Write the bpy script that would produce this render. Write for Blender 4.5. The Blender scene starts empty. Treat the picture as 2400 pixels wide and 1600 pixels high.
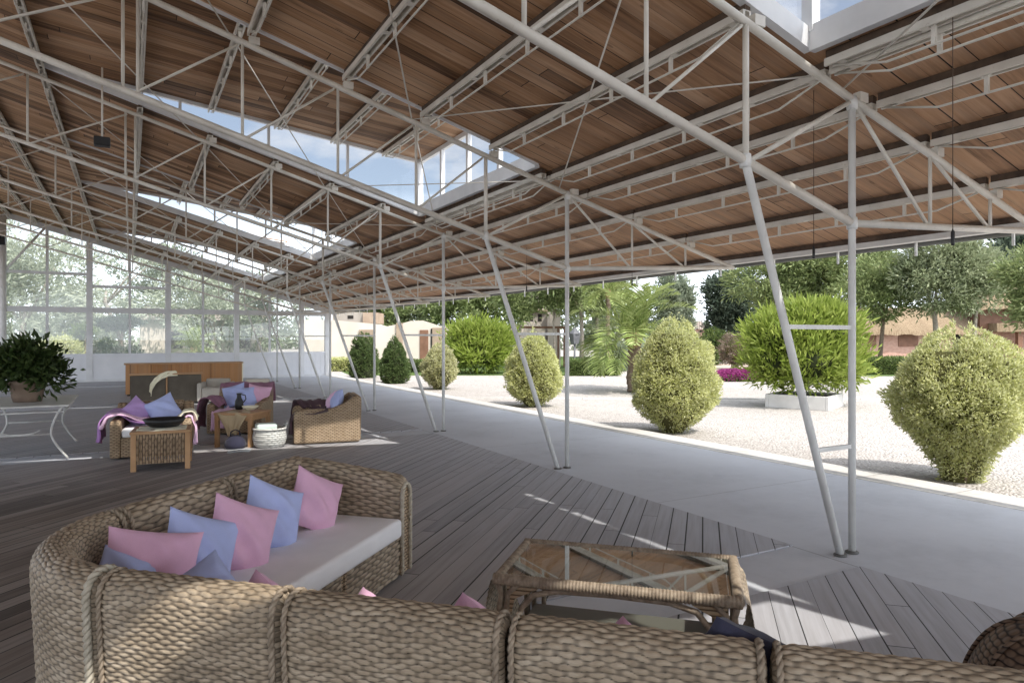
import bpy, math, random
import numpy as np
from mathutils import Vector, Matrix
random.seed(11)
rng = np.random.default_rng(11)
SC = bpy.context.scene
COL = SC.collection
PI = math.pi
R2 = math.sqrt(0.5)

# ------------------------------------------------------------------ helpers
def link_mesh(name, me, mat, parent):
    o = bpy.data.objects.new(name, me)
    COL.objects.link(o)
    if mat is not None:
        me.materials.append(mat)
    if parent is not None:
        o.parent = parent
    return o

def npmesh(name, V, F, mat, parent=None, uv=None, smooth=True, local=False, attrs=None):
    """V (n,3) float, F (m,4) or (m,3) int, uv (n,2) per vertex"""
    V = np.asarray(V, dtype=np.float32)
    if parent is not None and not local:
        V = V - np.array(parent.location, dtype=np.float32)
    F = np.asarray(F, dtype=np.int32)
    me = bpy.data.meshes.new(name)
    k = F.shape[1]
    me.vertices.add(len(V)); me.vertices.foreach_set('co', V.ravel())
    me.loops.add(F.size); me.loops.foreach_set('vertex_index', F.ravel())
    me.polygons.add(len(F))
    me.polygons.foreach_set('loop_start', np.arange(0, F.size, k, dtype=np.int32))
    me.polygons.foreach_set('loop_total', np.full(len(F), k, dtype=np.int32))
    if smooth:
        me.polygons.foreach_set('use_smooth', np.ones(len(F), dtype=bool))
    if uv is not None:
        l = me.uv_layers.new(name='UVMap')
        l.data.foreach_set('uv', np.asarray(uv, dtype=np.float32)[F.ravel()].ravel())
    if attrs:
        for an, av in attrs.items():
            a = me.attributes.new(an, 'FLOAT', 'POINT')
            a.data.foreach_set('value', np.asarray(av, dtype=np.float32))
    me.update(); me.validate()
    return link_mesh(name, me, mat, parent)

class MB:
    def __init__(s):
        s.v = []; s.f = []; s.sm = []
    def add(s, vs, fs, smooth=False):
        o = len(s.v)
        s.v += [tuple(p) for p in vs]
        for f in fs:
            s.f.append([i + o for i in f]); s.sm.append(smooth)
        return s
    def box(s, x0, x1, y0, y1, z0, z1):
        return s.add([(x0,y0,z0),(x1,y0,z0),(x1,y1,z0),(x0,y1,z0),(x0,y0,z1),(x1,y0,z1),(x1,y1,z1),(x0,y1,z1)],
                     [(0,3,2,1),(4,5,6,7),(0,1,5,4),(1,2,6,5),(2,3,7,6),(3,0,4,7)])
    def hexa(s, p):  # 8 points: bottom 4 ccw, top 4 ccw
        return s.add(p, [(0,3,2,1),(4,5,6,7),(0,1,5,4),(1,2,6,5),(2,3,7,6),(3,0,4,7)])
    def prism(s, poly, axis, a, b):
        """extrude a 2d polygon along an axis: axis 'y' -> poly (x,z), 'x' -> poly (y,z), 'z' -> poly (x,y)"""
        n = len(poly)
        def P(q, t):
            return {'y': (q[0], t, q[1]), 'x': (t, q[0], q[1]), 'z': (q[0], q[1], t)}[axis]
        vs = [P(q, a) for q in poly] + [P(q, b) for q in poly]
        fs = [tuple(range(n))[::-1], tuple(range(n, 2*n))] + [(i, (i+1) % n, (i+1) % n + n, i + n) for i in range(n)]
        return s.add(vs, fs)
    def tube(s, p0, p1, r, n=8, r1=None):
        return s.path([p0, p1], r, n, [r, r if r1 is None else r1])
    def path(s, pts, r, n=8, radii=None, cap=True):
        pts = [Vector(p) for p in pts]
        m = len(pts)
        t0 = (pts[1] - pts[0]).normalized()
        up = Vector((0,0,1)) if abs(t0.z) < .9 else Vector((1,0,0))
        a = t0.cross(up).normalized()
        vs = []
        for i, p in enumerate(pts):
            t = (pts[min(i+1, m-1)] - pts[max(i-1, 0)]).normalized()
            a = (a - t * a.dot(t)).normalized()
            b = t.cross(a)
            rr = radii[i] if radii else r
            for k in range(n):
                q = 2*PI*k/n
                vs.append(p + a*(rr*math.cos(q)) + b*(rr*math.sin(q)))
        fs = []
        for i in range(m-1):
            for k in range(n):
                fs.append((i*n+k, i*n+(k+1) % n, (i+1)*n+(k+1) % n, (i+1)*n+k))
        s.add(vs, fs, True)
        if cap:
            o = len(s.v) - len(vs)
            s.f.append([o+k for k in range(n)][::-1]); s.sm.append(False)
            s.f.append([o+(m-1)*n+k for k in range(n)]); s.sm.append(False)
        return s
    def bar(s, p0, p1, w, h):
        p0, p1 = Vector(p0), Vector(p1)
        t = (p1-p0).normalized()
        up = Vector((0,0,1)) if abs(t.z) < .95 else Vector((0,1,0))
        a = t.cross(up).normalized(); b = a.cross(t).normalized()
        vs = []
        for p in (p0, p1):
            for (i, j) in ((-1,-1),(1,-1),(1,1),(-1,1)):
                vs.append(p + a*(i*w/2) + b*(j*h/2))
        return s.add(vs, [(0,1,2,3),(7,6,5,4),(0,4,5,1),(1,5,6,2),(2,6,7,3),(3,7,4,0)])
    def lathe(s, prof, c=(0,0,0), n=24, smooth=True):
        vs = []; fs = []
        m = len(prof)
        for (r, z) in prof:
            for k in range(n):
                q = 2*PI*k/n
                vs.append((c[0]+r*math.cos(q), c[1]+r*math.sin(q), c[2]+z))
        for i in range(m-1):
            for k in range(n):
                fs.append((i*n+k, i*n+(k+1) % n, (i+1)*n+(k+1) % n, (i+1)*n+k))
        s.add(vs, fs, smooth)
        o = len(s.v) - len(vs)
        s.f.append([o+k for k in range(n)][::-1]); s.sm.append(False)
        s.f.append([o+(m-1)*n+k for k in range(n)]); s.sm.append(False)
        return s
    def build(s, name, mat, parent=None, local=False, bevel=0, recalc=False):
        me = bpy.data.meshes.new(name)
        off = Vector((0,0,0)) if (parent is None or local) else parent.location
        me.from_pydata([tuple(Vector(p)-off) for p in s.v], [], s.f)
        me.polygons.foreach_set('use_smooth', s.sm)
        me.update()
        o = link_mesh(name, me, mat, parent)
        if bevel:
            b = o.modifiers.new('bevel', 'BEVEL'); b.width = bevel; b.segments = 2; b.limit_method = 'ANGLE'
        return o

def thing(name, label, cat, loc=(0,0,0), rotz=0, group=None):
    o = bpy.data.objects.new(name, None); COL.objects.link(o)
    o.location = loc; o.rotation_euler = (0, 0, rotz); o.empty_display_size = .1
    o['label'] = label; o['category'] = cat
    if group: o['group'] = group
    return o
def tag(o, label=None, cat=None, group=None, kind=None):
    if label: o['label'] = label
    if cat: o['category'] = cat
    if group: o['group'] = group
    if kind: o['kind'] = kind
    return o

# ------------------------------------------------------------------ materials
class NT:
    def __init__(s, name):
        s.m = bpy.data.materials.new(name); s.m.use_nodes = True
        s.t = s.m.node_tree; s.t.nodes.clear()
        s.out = s.n('ShaderNodeOutputMaterial')
    def n(s, kind, **kw):
        nd = s.t.nodes.new(kind)
        for k, v in kw.items():
            if k.startswith('i_'):
                nd.inputs[k[2:].replace('_', ' ')].default_value = v
            else:
                setattr(nd, k, v)
        return nd
    def l(s, a, b): s.t.links.new(a, b)
    def math(s, op, a, b=None, c=None):
        nd = s.n('ShaderNodeMath', operation=op)
        for i, x in enumerate((a, b, c)):
            if x is None: continue
            if isinstance(x, (int, float)): nd.inputs[i].default_value = x
            else: s.l(x, nd.inputs[i])
        return nd.outputs[0]
    def ramp(s, fac, stops):
        nd = s.n('ShaderNodeValToRGB')
        cr = nd.color_ramp
        while len(cr.elements) < len(stops): cr.elements.new(.5)
        for e, (p, c) in zip(cr.elements, stops):
            e.position = p; e.color = (*c, 1) if len(c) == 3 else c
        s.l(fac, nd.inputs[0])
        return nd.outputs[0]
    def mix(s, fac, a, b, mode='MIX'):
        nd = s.n('ShaderNodeMix', data_type='RGBA', blend_type=mode)
        for i, x in ((0, fac), (6, a), (7, b)):
            if isinstance(x, (int, float)): nd.inputs[i].default_value = x
            elif isinstance(x, tuple): nd.inputs[i].default_value = (*x, 1)
            else: s.l(x, nd.inputs[i])
        return nd.outputs[2]
    def noise(s, vec, scale, detail=3, rough=.55, dim='3D'):
        nd = s.n('ShaderNodeTexNoise', noise_dimensions=dim)
        nd.inputs['Scale'].default_value = scale; nd.inputs['Detail'].default_value = detail
        nd.inputs['Roughness'].default_value = rough
        if vec is not None: s.l(vec, nd.inputs['Vector'])
        return nd.outputs[0]
    def pos(s): return s.n('ShaderNodeNewGeometry').outputs['Position']
    def obj(s): return s.n('ShaderNodeTexCoord').outputs['Object']
    def xyz(s, v):
        nd = s.n('ShaderNodeSeparateXYZ'); s.l(v, nd.inputs[0]); return nd.outputs
    def comb(s, x, y, z):
        nd = s.n('ShaderNodeCombineXYZ')
        for i, q in enumerate((x, y, z)):
            if isinstance(q, (int, float)): nd.inputs[i].default_value = q
            else: s.l(q, nd.inputs[i])
        return nd.outputs[0]
    def white(s, v):
        nd = s.n('ShaderNodeTexWhiteNoise', noise_dimensions='1D'); s.l(v, nd.inputs['W']); return nd.outputs[0]
    def bump(s, h, strength=.3, dist=.01):
        nd = s.n('ShaderNodeBump'); nd.inputs['Strength'].default_value = strength
        nd.inputs['Distance'].default_value = dist; s.l(h, nd.inputs['Height']); return nd.outputs[0]
    def principled(s, col, rough=.6, normal=None, spec=.4, metal=0):
        p = s.n('ShaderNodeBsdfPrincipled')
        for k, x in (('Base Color', col), ('Roughness', rough)):
            if isinstance(x, tuple): p.inputs[k].default_value = (*x, 1)
            elif isinstance(x, (int, float)): p.inputs[k].default_value = x
            else: s.l(x, p.inputs[k])
        p.inputs['Specular IOR Level'].default_value = spec
        p.inputs['Metallic'].default_value = metal
        if normal is not None: s.l(normal, p.inputs['Normal'])
        s.l(p.outputs[0], s.out.inputs[0])
        return p

def mat_mottled(name, c1, c2, scale=3, rough=.55, bump=0, bscale=60, spec=.35, detail=4):
    t = NT(name); p = t.obj()
    col = t.ramp(t.noise(p, scale, detail), [(.3, c1), (.7, c2)])
    nrm = t.bump(t.noise(p, bscale, 3), bump, .01) if bump else None
    t.principled(col, rough, nrm, spec)
    return t.m

def mat_planks(name, along, pitch, ramp, gapcol=(.02,.014,.01), gapw=.035, rough=.7, dirvec=None, jointlen=3.2, grain=1.0, wear_and_light=None, knots=.4, gappow=1.0, wear_and_light_y=None):
    """boards running along world direction 'along' (unit 2d), pitch across"""
    t = NT(name); P = t.pos(); x, y, z = t.xyz(P)
    ax, ay = along
    a = t.math('ADD', t.math('MULTIPLY', x, ax), t.math('MULTIPLY', y, ay))
    c = t.math('ADD', t.math('MULTIPLY', x, -ay), t.math('MULTIPLY', y, ax))
    cs = t.math('DIVIDE', c, pitch)
    row = t.math('FLOOR', cs)
    fr = t.math('SUBTRACT', cs, row)
    rnd = t.white(row)
    # butt joints along the board
    as_ = t.math('ADD', t.math('DIVIDE', a, jointlen), t.math('MULTIPLY', rnd, 7.31))
    seg = t.math('FLOOR', as_)
    frs = t.math('SUBTRACT', as_, seg)
    rnd2 = t.white(t.math('ADD', t.math('MULTIPLY', row, 3.17), t.math('MULTIPLY', seg, 17.7)))
    gv = t.comb(t.math('MULTIPLY', a, 1.3*grain), t.math('MULTIPLY', c, 26*grain), t.math('MULTIPLY', rnd2, 40))
    g = t.noise(gv, 1.0, 5, .65)
    big = t.noise(P, .7, 3)
    f = t.math('ADD', t.math('ADD', t.math('MULTIPLY', rnd2, .75), t.math('MULTIPLY', g, 1.05)), t.math('MULTIPLY', big, .8))
    f = t.math('SUBTRACT', f, .82)
    col = t.ramp(f, ramp)
    if wear_and_light:   # weathering towards the open eave, on the deck mostly painted daylight: (x0, x1, colour, amount)
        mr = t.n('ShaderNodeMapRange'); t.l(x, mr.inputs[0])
        mr.inputs[1].default_value, mr.inputs[2].default_value = wear_and_light[0], wear_and_light[1]
        mr.inputs[3].default_value, mr.inputs[4].default_value = 0, wear_and_light[3]
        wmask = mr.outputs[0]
        if wear_and_light_y:
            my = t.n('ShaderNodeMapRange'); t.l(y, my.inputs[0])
            my.inputs[1].default_value, my.inputs[2].default_value, my.inputs[3].default_value, my.inputs[4].default_value = wear_and_light_y[0], wear_and_light_y[1], 0, wear_and_light_y[2]
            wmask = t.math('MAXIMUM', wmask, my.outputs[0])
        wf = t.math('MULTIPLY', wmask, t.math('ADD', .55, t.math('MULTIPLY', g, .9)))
        col = t.mix(wf, col, wear_and_light[2])
    if knots:      # grey weathered streaks
        ws = t.noise(t.comb(t.math('MULTIPLY', a, .55), t.math('MULTIPLY', c, 5), t.math('MULTIPLY', rnd2, 9)), 1.0, 5, .7)
        wm = t.n('ShaderNodeMapRange'); t.l(ws, wm.inputs[0])
        wm.inputs[1].default_value, wm.inputs[2].default_value, wm.inputs[3].default_value, wm.inputs[4].default_value = .50, .72, 0, .55
        col = t.mix(wm.outputs[0], col, (.27, .20, .15))
        wd = t.n('ShaderNodeMapRange'); t.l(ws, wd.inputs[0])
        wd.inputs[1].default_value, wd.inputs[2].default_value, wd.inputs[3].default_value, wd.inputs[4].default_value = .42, .26, 0, .7
        col = t.mix(wd.outputs[0], col, (.055, .030, .018))
    # knots
    vo = t.n('ShaderNodeTexVoronoi'); vo.inputs['Scale'].default_value = 1.0
    t.l(t.comb(t.math('MULTIPLY', a, 2.2), t.math('MULTIPLY', c, 7), 0), vo.inputs['Vector'])
    kn = t.math('MULTIPLY', t.math('LESS_THAN', vo.outputs['Distance'], .10), knots)
    col = t.mix(kn, col, tuple(.6*k for k in ramp[0][1]))
    gw = t.math('MULTIPLY', t.math('ADD', .30, t.math('MULTIPLY', t.math('POWER', t.white(t.math('ADD', row, .5)), gappow), 1.7)), gapw)
    gap = t.math('LESS_THAN', fr, gw)
    jt = t.math('LESS_THAN', frs, .0025)
    gp = t.math('MAXIMUM', gap, jt)
    col = t.mix(gp, col, gapcol)
    h = t.math('SUBTRACT', t.math('MULTIPLY', g, .25), t.math('MULTIPLY', gp, 1.0))
    t.principled(col, rough, t.bump(h, .5, .006), .3)
    return t.m

def mat_leaf(name, c0, c1, c2, trans=.42, rough=.5):
    t = NT(name)
    g = t.n('ShaderNodeNewGeometry')
    col = t.ramp(g.outputs['Random Per Island'], [(.0, c0), (.5, c1), (1, c2)])
    nz = t.noise(g.outputs['Position'], 1.3, 2)
    col = t.mix(t.math('MULTIPLY', nz, .5), col, tuple(.55*k for k in c0))
    p = t.principled(col, rough, None, .3)
    tr = t.n('ShaderNodeBsdfTranslucent')
    t.l(t.mix(.5, col, c2), tr.inputs[0])
    mx = t.n('ShaderNodeMixShader'); mx.inputs[0].default_value = trans
    t.l(p.outputs[0], mx.inputs[1]); t.l(tr.outputs[0], mx.inputs[2]); t.l(mx.outputs[0], t.out.inputs[0])
    return t.m

def mat_glass(name, tint=(.96,.98,.97), refl=.05, graze=.75, glare_haze=0):
    t = NT(name)
    tr = t.n('ShaderNodeBsdfTransparent'); tr.inputs[0].default_value = (*tint, 1)
    gl = t.n('ShaderNodeBsdfGlossy'); gl.inputs['Roughness'].default_value = .01
    gl.inputs[0].default_value = (1,1,1,1)
    lw = t.n('ShaderNodeLayerWeight'); lw.inputs['Blend'].default_value = .5
    f = t.math('MINIMUM', t.math('ADD', t.math('MULTIPLY', t.math('POWER', lw.outputs['Facing'], 4), graze), refl), .9)
    mx = t.n('ShaderNodeMixShader'); t.l(f, mx.inputs[0])
    t.l(tr.outputs[0], mx.inputs[1]); t.l(gl.outputs[0], mx.inputs[2]); t.l(mx.outputs[0], t.out.inputs[0])
    if glare_haze:  # white veil imitating reflection and glare haze on the panes
        du = t.n('ShaderNodeBsdfTranslucent'); du.inputs[0].default_value = (.95, .97, .97, 1)
        m2 = t.n('ShaderNodeMixShader')
        t.l(t.math('MULTIPLY', t.math('ADD', .6, t.math('MULTIPLY', t.noise(t.pos(), .6, 3), .8)), glare_haze), m2.inputs[0])
        t.l(mx.outputs[0], m2.inputs[1]); t.l(du.outputs[0], m2.inputs[2]); t.l(m2.outputs[0], t.out.inputs[0])
    return t.m

def mat_cloth(name, c, var=.12, weave=900, rough=.85):
    t = NT(name); P = t.obj()
    n1 = t.noise(P, 5, 3); n2 = t.noise(P, weave*.25, 2)
    a = tuple(k*(1-var) for k in c); b = tuple(min(1, k*(1+var)) for k in c)
    col = t.ramp(t.math('ADD', t.math('MULTIPLY', n1, .7), t.math('MULTIPLY', n2, .3)), [(.3, a), (.7, b)])
    p = t.principled(col, rough, t.bump(t.math('ADD', t.math('MULTIPLY', n1, 4), n2), .25, .004), .15)
    p.inputs['Sheen Weight'].default_value = .15
    return t.m

def mat_wicker(name, c0, c1, c2, gap, pr=.02):
    """uses UV in metres (u along the strand, v across the rows) and the point attribute 'h'"""
    t = NT(name)
    uv = t.n('ShaderNodeTexCoord').outputs['UV']
    u, v, _ = t.xyz(uv)
    row = t.math('FLOOR', t.math('DIVIDE', v, pr))
    n1 = t.noise(t.comb(t.math('MULTIPLY', u, 9), t.math('MULTIPLY', row, 3.3), 0), 1, 3)
    n2 = t.noise(t.comb(t.math('MULTIPLY', u, 60), t.math('MULTIPLY', v, 700), 0), 1, 3)
    n3 = t.noise(t.pos(), 2.2, 3)
    f = t.math('ADD', t.math('ADD', t.math('MULTIPLY', n1, .6), t.math('MULTIPLY', n2, .3)), t.math('MULTIPLY', n3, .45))
    col = t.ramp(t.math('SUBTRACT', f, .15), [(.28, c0), (.52, c1), (.78, c2)])
    at = t.n('ShaderNodeAttribute'); at.attribute_name = 'h'
    d = t.ramp(at.outputs['Fac'], [(.12, (1,1,1)), (.5, (0,0,0))])
    col = t.mix(d, col, gap)  # dirt and occlusion shade painted into the hollows of the weave
    t.principled(col, .55, t.bump(n2, .25, .002), .35)
    return t.m

def mat_wickerflat(name, c0, c1, gap, s=55.0, vertical=False):
    """woven cane for small or distant pieces: object-space weave with bump"""
    t = NT(name); P = t.obj(); x, y, z = t.xyz(P)
    hor = t.math('ADD', x, y)
    if vertical:
        hor, z = z, hor
    r = t.math('MULTIPLY', z, s); row = t.math('FLOOR', r); fr = t.math('SUBTRACT', r, row)
    wv = t.math('SINE', t.math('ADD', t.math('MULTIPLY', hor, s*2.2), t.math('MULTIPLY', row, PI)))
    cr = t.math('SUBTRACT', 1, t.math('POWER', t.math('ABSOLUTE', t.math('SUBTRACT', t.math('MULTIPLY', fr, 2), 1)), 2))
    h = t.math('MULTIPLY', cr, t.math('ADD', .65, t.math('MULTIPLY', wv, .35)))
    n = t.noise(P, 14, 3)
    col = t.mix(t.ramp(h, [(.1, (1,1,1)), (.45, (0,0,0))]), t.ramp(n, [(.3, c0), (.7, c1)]), gap)
    t.principled(col, .6, t.bump(h, .6, .008), .3)
    return t.m

M = {}
def mat_steel(name, c1, c2):
    t = NT(name); P = t.pos()
    n1 = t.noise(P, 4, 4); n2 = t.noise(P, 28, 4, .7)
    col = t.ramp(n1, [(.3, c1), (.7, c2)])
    col = t.mix(t.math('MULTIPLY', t.math('GREATER_THAN', n2, .66), .28), col, (.30,.22,.15))
    t.principled(col, t.math('ADD', .32, t.math('MULTIPLY', n1, .25)), t.bump(n2, .06, .01), .45); return t.m
M['steel'] = mat_steel('ivory_paint', (0.582,0.549,0.487), (0.750,0.717,0.650))
M['steel_white'] = mat_steel('white_paint', (0.616,0.616,0.594), (0.770,0.770,0.748))
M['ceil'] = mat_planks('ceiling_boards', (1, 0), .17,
    [(.05, (0.085,0.042,0.020)), (.30, (0.250,0.130,0.062)), (.58, (0.420,0.235,0.120)), (.95, (0.600,0.390,0.245))], wear_and_light=(3.0, 7.6, (0.644,0.390,0.244), .6), gapw=.036, gappow=3.0)
M['deepbrown'] = mat_mottled('deep_brown', (0.051,0.035,0.026), (0.119,0.080,0.054), 8, .8)
M['roofsheet'] = mat_mottled('roof_sheet', (.45,.43,.40), (.55,.53,.5), 2, .6)
t = NT('smooth_concrete'); P = t.pos(); x, y, z = t.xyz(P)
n1 = t.noise(P, .8, 6); n2 = t.noise(P, 6, 5, .7)
col = t.ramp(t.math('ADD', t.math('MULTIPLY', n1, .65), t.math('MULTIPLY', n2, .35)), [(.3, (0.500,0.523,0.564)), (.5, (0.603,0.629,0.676)), (.7, (0.663,0.689,0.736))])
ln = t.math('LESS_THAN', t.math('ABSOLUTE', t.math('SUBTRACT', x, 4.578)), .006)
jy = t.math('PINGPONG', t.math('SUBTRACT', y, 1.32), 1.957)
jn = t.math('MULTIPLY', t.math('LESS_THAN', jy, .0045), t.math('GREATER_THAN', x, 4.57))
col = t.mix(t.math('MULTIPLY', t.math('MAXIMUM', ln, jn), .6), col, (.16,.16,.165))
sp_ = t.math('GREATER_THAN', t.noise(P, 23, 2), .74)
col = t.mix(t.math('MULTIPLY', sp_, .22), col, (.24,.23,.22))
t.principled(col, t.math('ADD', .55, t.math('MULTIPLY', n2, .3)), t.bump(t.noise(P, 90, 3), .08, .01), .35); M['concrete'] = t.m
t = NT('pale_kerb'); P = t.pos(); x, y, z = t.xyz(P)
col = t.ramp(t.math('ADD', t.math('MULTIPLY', t.noise(P, 1.4, 5), .6), t.math('MULTIPLY', t.noise(P, 18, 4), .4)), [(.32, (.46,.44,.41)), (.5, (.58,.565,.54)), (.7, (.66,.645,.62))])
jn = t.math('LESS_THAN', t.math('PINGPONG', y, .5), .006)
col = t.mix(t.math('MULTIPLY', jn, .75), col, (.14,.13,.12))
t.principled(col, .8, t.bump(t.noise(P, 80, 3), .15, .01), .2); M['kerb'] = t.m
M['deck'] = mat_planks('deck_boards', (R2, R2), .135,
    [(.12, (0.098,0.079,0.067)), (.45, (0.190,0.157,0.135)), (.85, (0.322,0.279,0.248))], (0.023,0.021,0.019), .045, .6, jointlen=2.9, knots=0.0, wear_and_light_y=(7.5, 12.5, .75), wear_and_light=(-.5, 4.2, (0.494,0.505,0.549), .9))  # pale blend is mostly daylight painted on the deck, plus weathering
M['glass'] = mat_glass('window_glass', (.97,.99,.98), .06, .8, .21)
M['skyglass'] = mat_glass('skylight_glass', (.985,.992,.995), .015, .4)
M['tableglass'] = mat_glass('table_glass', (.80,.86,.84), .10, 1.6)
M['frame_grey'] = mat_mottled('grey_frame', (.66,.67,.685), (.78,.79,.80), 3, .45)
M['dado'] = mat_mottled('white_panel', (.72,.735,.77), (.82,.83,.86), 1.5, .45)
M['wick'] = mat_wicker('woven_wicker', (0.195,0.148,0.099), (0.382,0.304,0.217), (0.610,0.517,0.404), (0.058,0.044,0.031), .0172)
M['rope'] = mat_mottled('braided_cane', (0.186,0.143,0.102), (0.381,0.311,0.233), 30, .6, .2, 120)
M['rope_pale'] = mat_mottled('pale_braid', (.36,.32,.25), (.52,.47,.38), 30, .6, .2, 120)
M['wick_far'] = mat_wickerflat('cane_weave', (0.345,0.248,0.152), (0.479,0.364,0.245), (0.085,0.053,0.030), 45)
M['wick_slat'] = mat_wickerflat('cane_slats', (0.287,0.197,0.118), (0.403,0.290,0.187), (0.068,0.041,0.024), 30, True)
M['wick_dark'] = mat_wickerflat('dark_cane', (.14,.09,.06), (.24,.165,.115), (.02,.012,.01), 48)
M['wick_white'] = mat_wickerflat('white_cane', (.60,.60,.56), (.72,.72,.68), (.25,.25,.24), 32)
M['wood'] = mat_mottled('honey_wood', (0.371,0.210,0.102), (0.508,0.308,0.161), 4, .5)
M['wood_orange'] = mat_planks('counter_boards', (0,1), .52, [(.15,(0.352,0.167,0.069)),(.5,(0.440,0.225,0.098)),(.85,(0.508,0.283,0.137))], gapw=.012)
M['seat'] = mat_cloth('white_canvas', (0.836,0.831,0.847), .05)
M['pink'] = mat_cloth('pink_cotton', (0.713,0.431,0.592), .10)
M['lav'] = mat_cloth('lavender_cotton', (0.431,0.494,0.793), .10)
M['navy'] = mat_cloth('navy_cotton', (.035,.035,.06), .2)
M['purple'] = mat_cloth('purple_cloth', (.36,.19,.44), .3)
M['mauve'] = mat_cloth('mauve_cloth', (.26,.13,.19), .4)
M['rose'] = mat_cloth('pale_rose_cloth', (0.782,0.529,0.713), .15)
M['plum'] = mat_cloth('plum_cloth', (.085,.05,.06), .3)
M['cream'] = mat_cloth('cream_cloth', (0.828,0.782,0.598), .1)
M['beige'] = mat_cloth('beige_cloth', (.52,.42,.27), .15)
M['mint'] = mat_cloth('mint_cloth', (.62,.72,.67), .08)
M['paleup'] = mat_cloth('pale_upholstery', (.46,.43,.38), .1)
M['darkpanel'] = mat_cloth('olive_grey_panel', (.115,.10,.08), .2)
M['black'] = mat_mottled('black_plastic', (.012,.012,.013), (.025,.024,.024), 6, .4)
M['iron'] = mat_mottled('white_iron', (.50,.50,.48), (.64,.64,.61), 9, .45, .1, 60)
M['terracotta'] = mat_mottled('old_pot', (.16,.115,.085), (.24,.175,.13), 5, .8, .1)
M['paper'] = mat_mottled('paper', (.40,.46,.52), (.66,.69,.70), 14, .5)
M['gravel'] = None
t = NT('gravel'); P = t.pos()
vo = t.n('ShaderNodeTexVoronoi'); vo.inputs['Scale'].default_value = 26; t.l(P, vo.inputs['Vector'])
gx, gy, gz = t.xyz(P)
n1 = t.noise(t.comb(t.math('MULTIPLY', gx, .9), t.math('MULTIPLY', gy, .28), 0), .6, 6, .62); n2 = t.noise(P, 9, 4, .7)
col = t.ramp(t.math('ADD', t.math('MULTIPLY', n1, .75), t.math('MULTIPLY', n2, .5)), [(.3, (0.317,0.282,0.252)), (.5, (0.422,0.385,0.352)), (.72, (0.513,0.474,0.441))])
cs = t.n('ShaderNodeSeparateColor'); t.l(vo.outputs['Color'], cs.inputs[0])
col = t.mix(.55, col, t.ramp(cs.outputs[0], [(.0, (0.226,0.197,0.175)), (.35, (0.407,0.370,0.342)), (1, (0.543,0.513,0.480))]))
t.principled(col, .9, t.bump(t.math('ADD', n2, t.math('MULTIPLY', vo.outputs['Distance'], -1.5)), .7, .03), .15)
M['gravel'] = t.m
t = NT('lawn'); P = t.pos()
col = t.ramp(t.math('ADD', t.math('MULTIPLY', t.noise(P, .35, 4), .6), t.math('MULTIPLY', t.noise(P, 14, 4, .7), .5)), [(.3, (.05,.085,.025)), (.55, (.10,.15,.045)), (.8, (.17,.21,.075))])
t.principled(col, .9, t.bump(t.noise(P, 40, 3), .8, .05), .1); M['lawn'] = t.m
M['path'] = mat_mottled('pink_path', (.42,.32,.27), (.52,.42,.36), .6, .9, .2, 60)
M['render'] = mat_mottled('cream_render', (0.558,0.477,0.405), (0.648,0.576,0.504), .7, .85, .1, 30)
M['render_grey'] = mat_mottled('grey_render', (.30,.27,.23), (.38,.34,.30), 1, .85)
t = NT('pink_brick'); P = t.obj()
br = t.n('ShaderNodeTexBrick'); br.inputs['Scale'].default_value = 3.2
x, y, z = t.xyz(P); t.l(t.comb(x, z, 0), br.inputs['Vector'])
br.inputs['Color1'].default_value = (.40,.20,.145,1); br.inputs['Color2'].default_value = (.52,.31,.235,1); br.inputs['Mortar'].default_value = (.58,.47,.40,1)
br.inputs['Mortar Size'].default_value = .018
t.principled(t.mix(t.math('MULTIPLY', t.noise(P, 2, 4), .5), br.outputs[0], (.50,.36,.30)), .85, None, .2); M['brick'] = t.m
t = NT('thatch'); P = t.obj(); x, y, z = t.xyz(P)
st = t.noise(t.comb(t.math('MULTIPLY', x, 9), t.math('MULTIPLY', y, 9), t.math('MULTIPLY', z, 1.2)), 1.6, 5, .7)
t.principled(t.ramp(st, [(.3, (.17,.12,.075)), (.55, (.30,.225,.15)), (.75, (.42,.335,.235))]), .95, t.bump(st, .8, .06), .1); M['thatch'] = t.m
t = NT('roof_tile'); P = t.obj(); x, y, z = t.xyz(P)
wv = t.math('SINE', t.math('MULTIPLY', t.math('ADD', x, y), 26))
t.principled(t.ramp(t.noise(P, 4, 4), [(.3, (.36,.30,.26)), (.7, (.50,.43,.375))]), .85, t.bump(wv, .7, .05), .2); M['tile'] = t.m
M['door'] = mat_mottled('brown_door', (.16,.08,.05), (.24,.125,.08), 3, .6)
M['stone'] = mat_mottled('brown_pilaster', (.30,.22,.16), (.40,.31,.235), 2.5, .85)
M['dark'] = mat_mottled('dark_opening', (.012,.010,.009), (.03,.025,.02), 2, .8)
M['bark'] = mat_mottled('bark', (.12,.085,.06), (.25,.19,.14), 9, .9, .5, 25)
M['bark_grey'] = mat_mottled('grey_bark', (.24,.20,.165), (.38,.33,.28), 9, .9, .4, 25)
M['planter'] = mat_mottled('white_planter', (0.527,0.510,0.484), (0.629,0.612,0.586), 3, .7)
M['soil'] = mat_mottled('soil', (.05,.035,.025), (.10,.07,.05), 20, .95, .4)
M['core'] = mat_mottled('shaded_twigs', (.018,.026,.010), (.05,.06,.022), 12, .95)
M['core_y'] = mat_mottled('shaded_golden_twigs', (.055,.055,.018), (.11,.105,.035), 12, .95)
M['L_gold'] = mat_leaf('golden_leaf', (0.316,0.344,0.103), (0.695,0.709,0.270), (0.900,0.900,0.567))
M['L_pale'] = mat_leaf('pale_gold_leaf', (0.347,0.357,0.143), (0.609,0.604,0.319), (0.798,0.772,0.506))
M['L_cone'] = mat_leaf('cone_leaf', (0.064,0.112,0.036), (0.136,0.200,0.068), (0.224,0.288,0.112))
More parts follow.
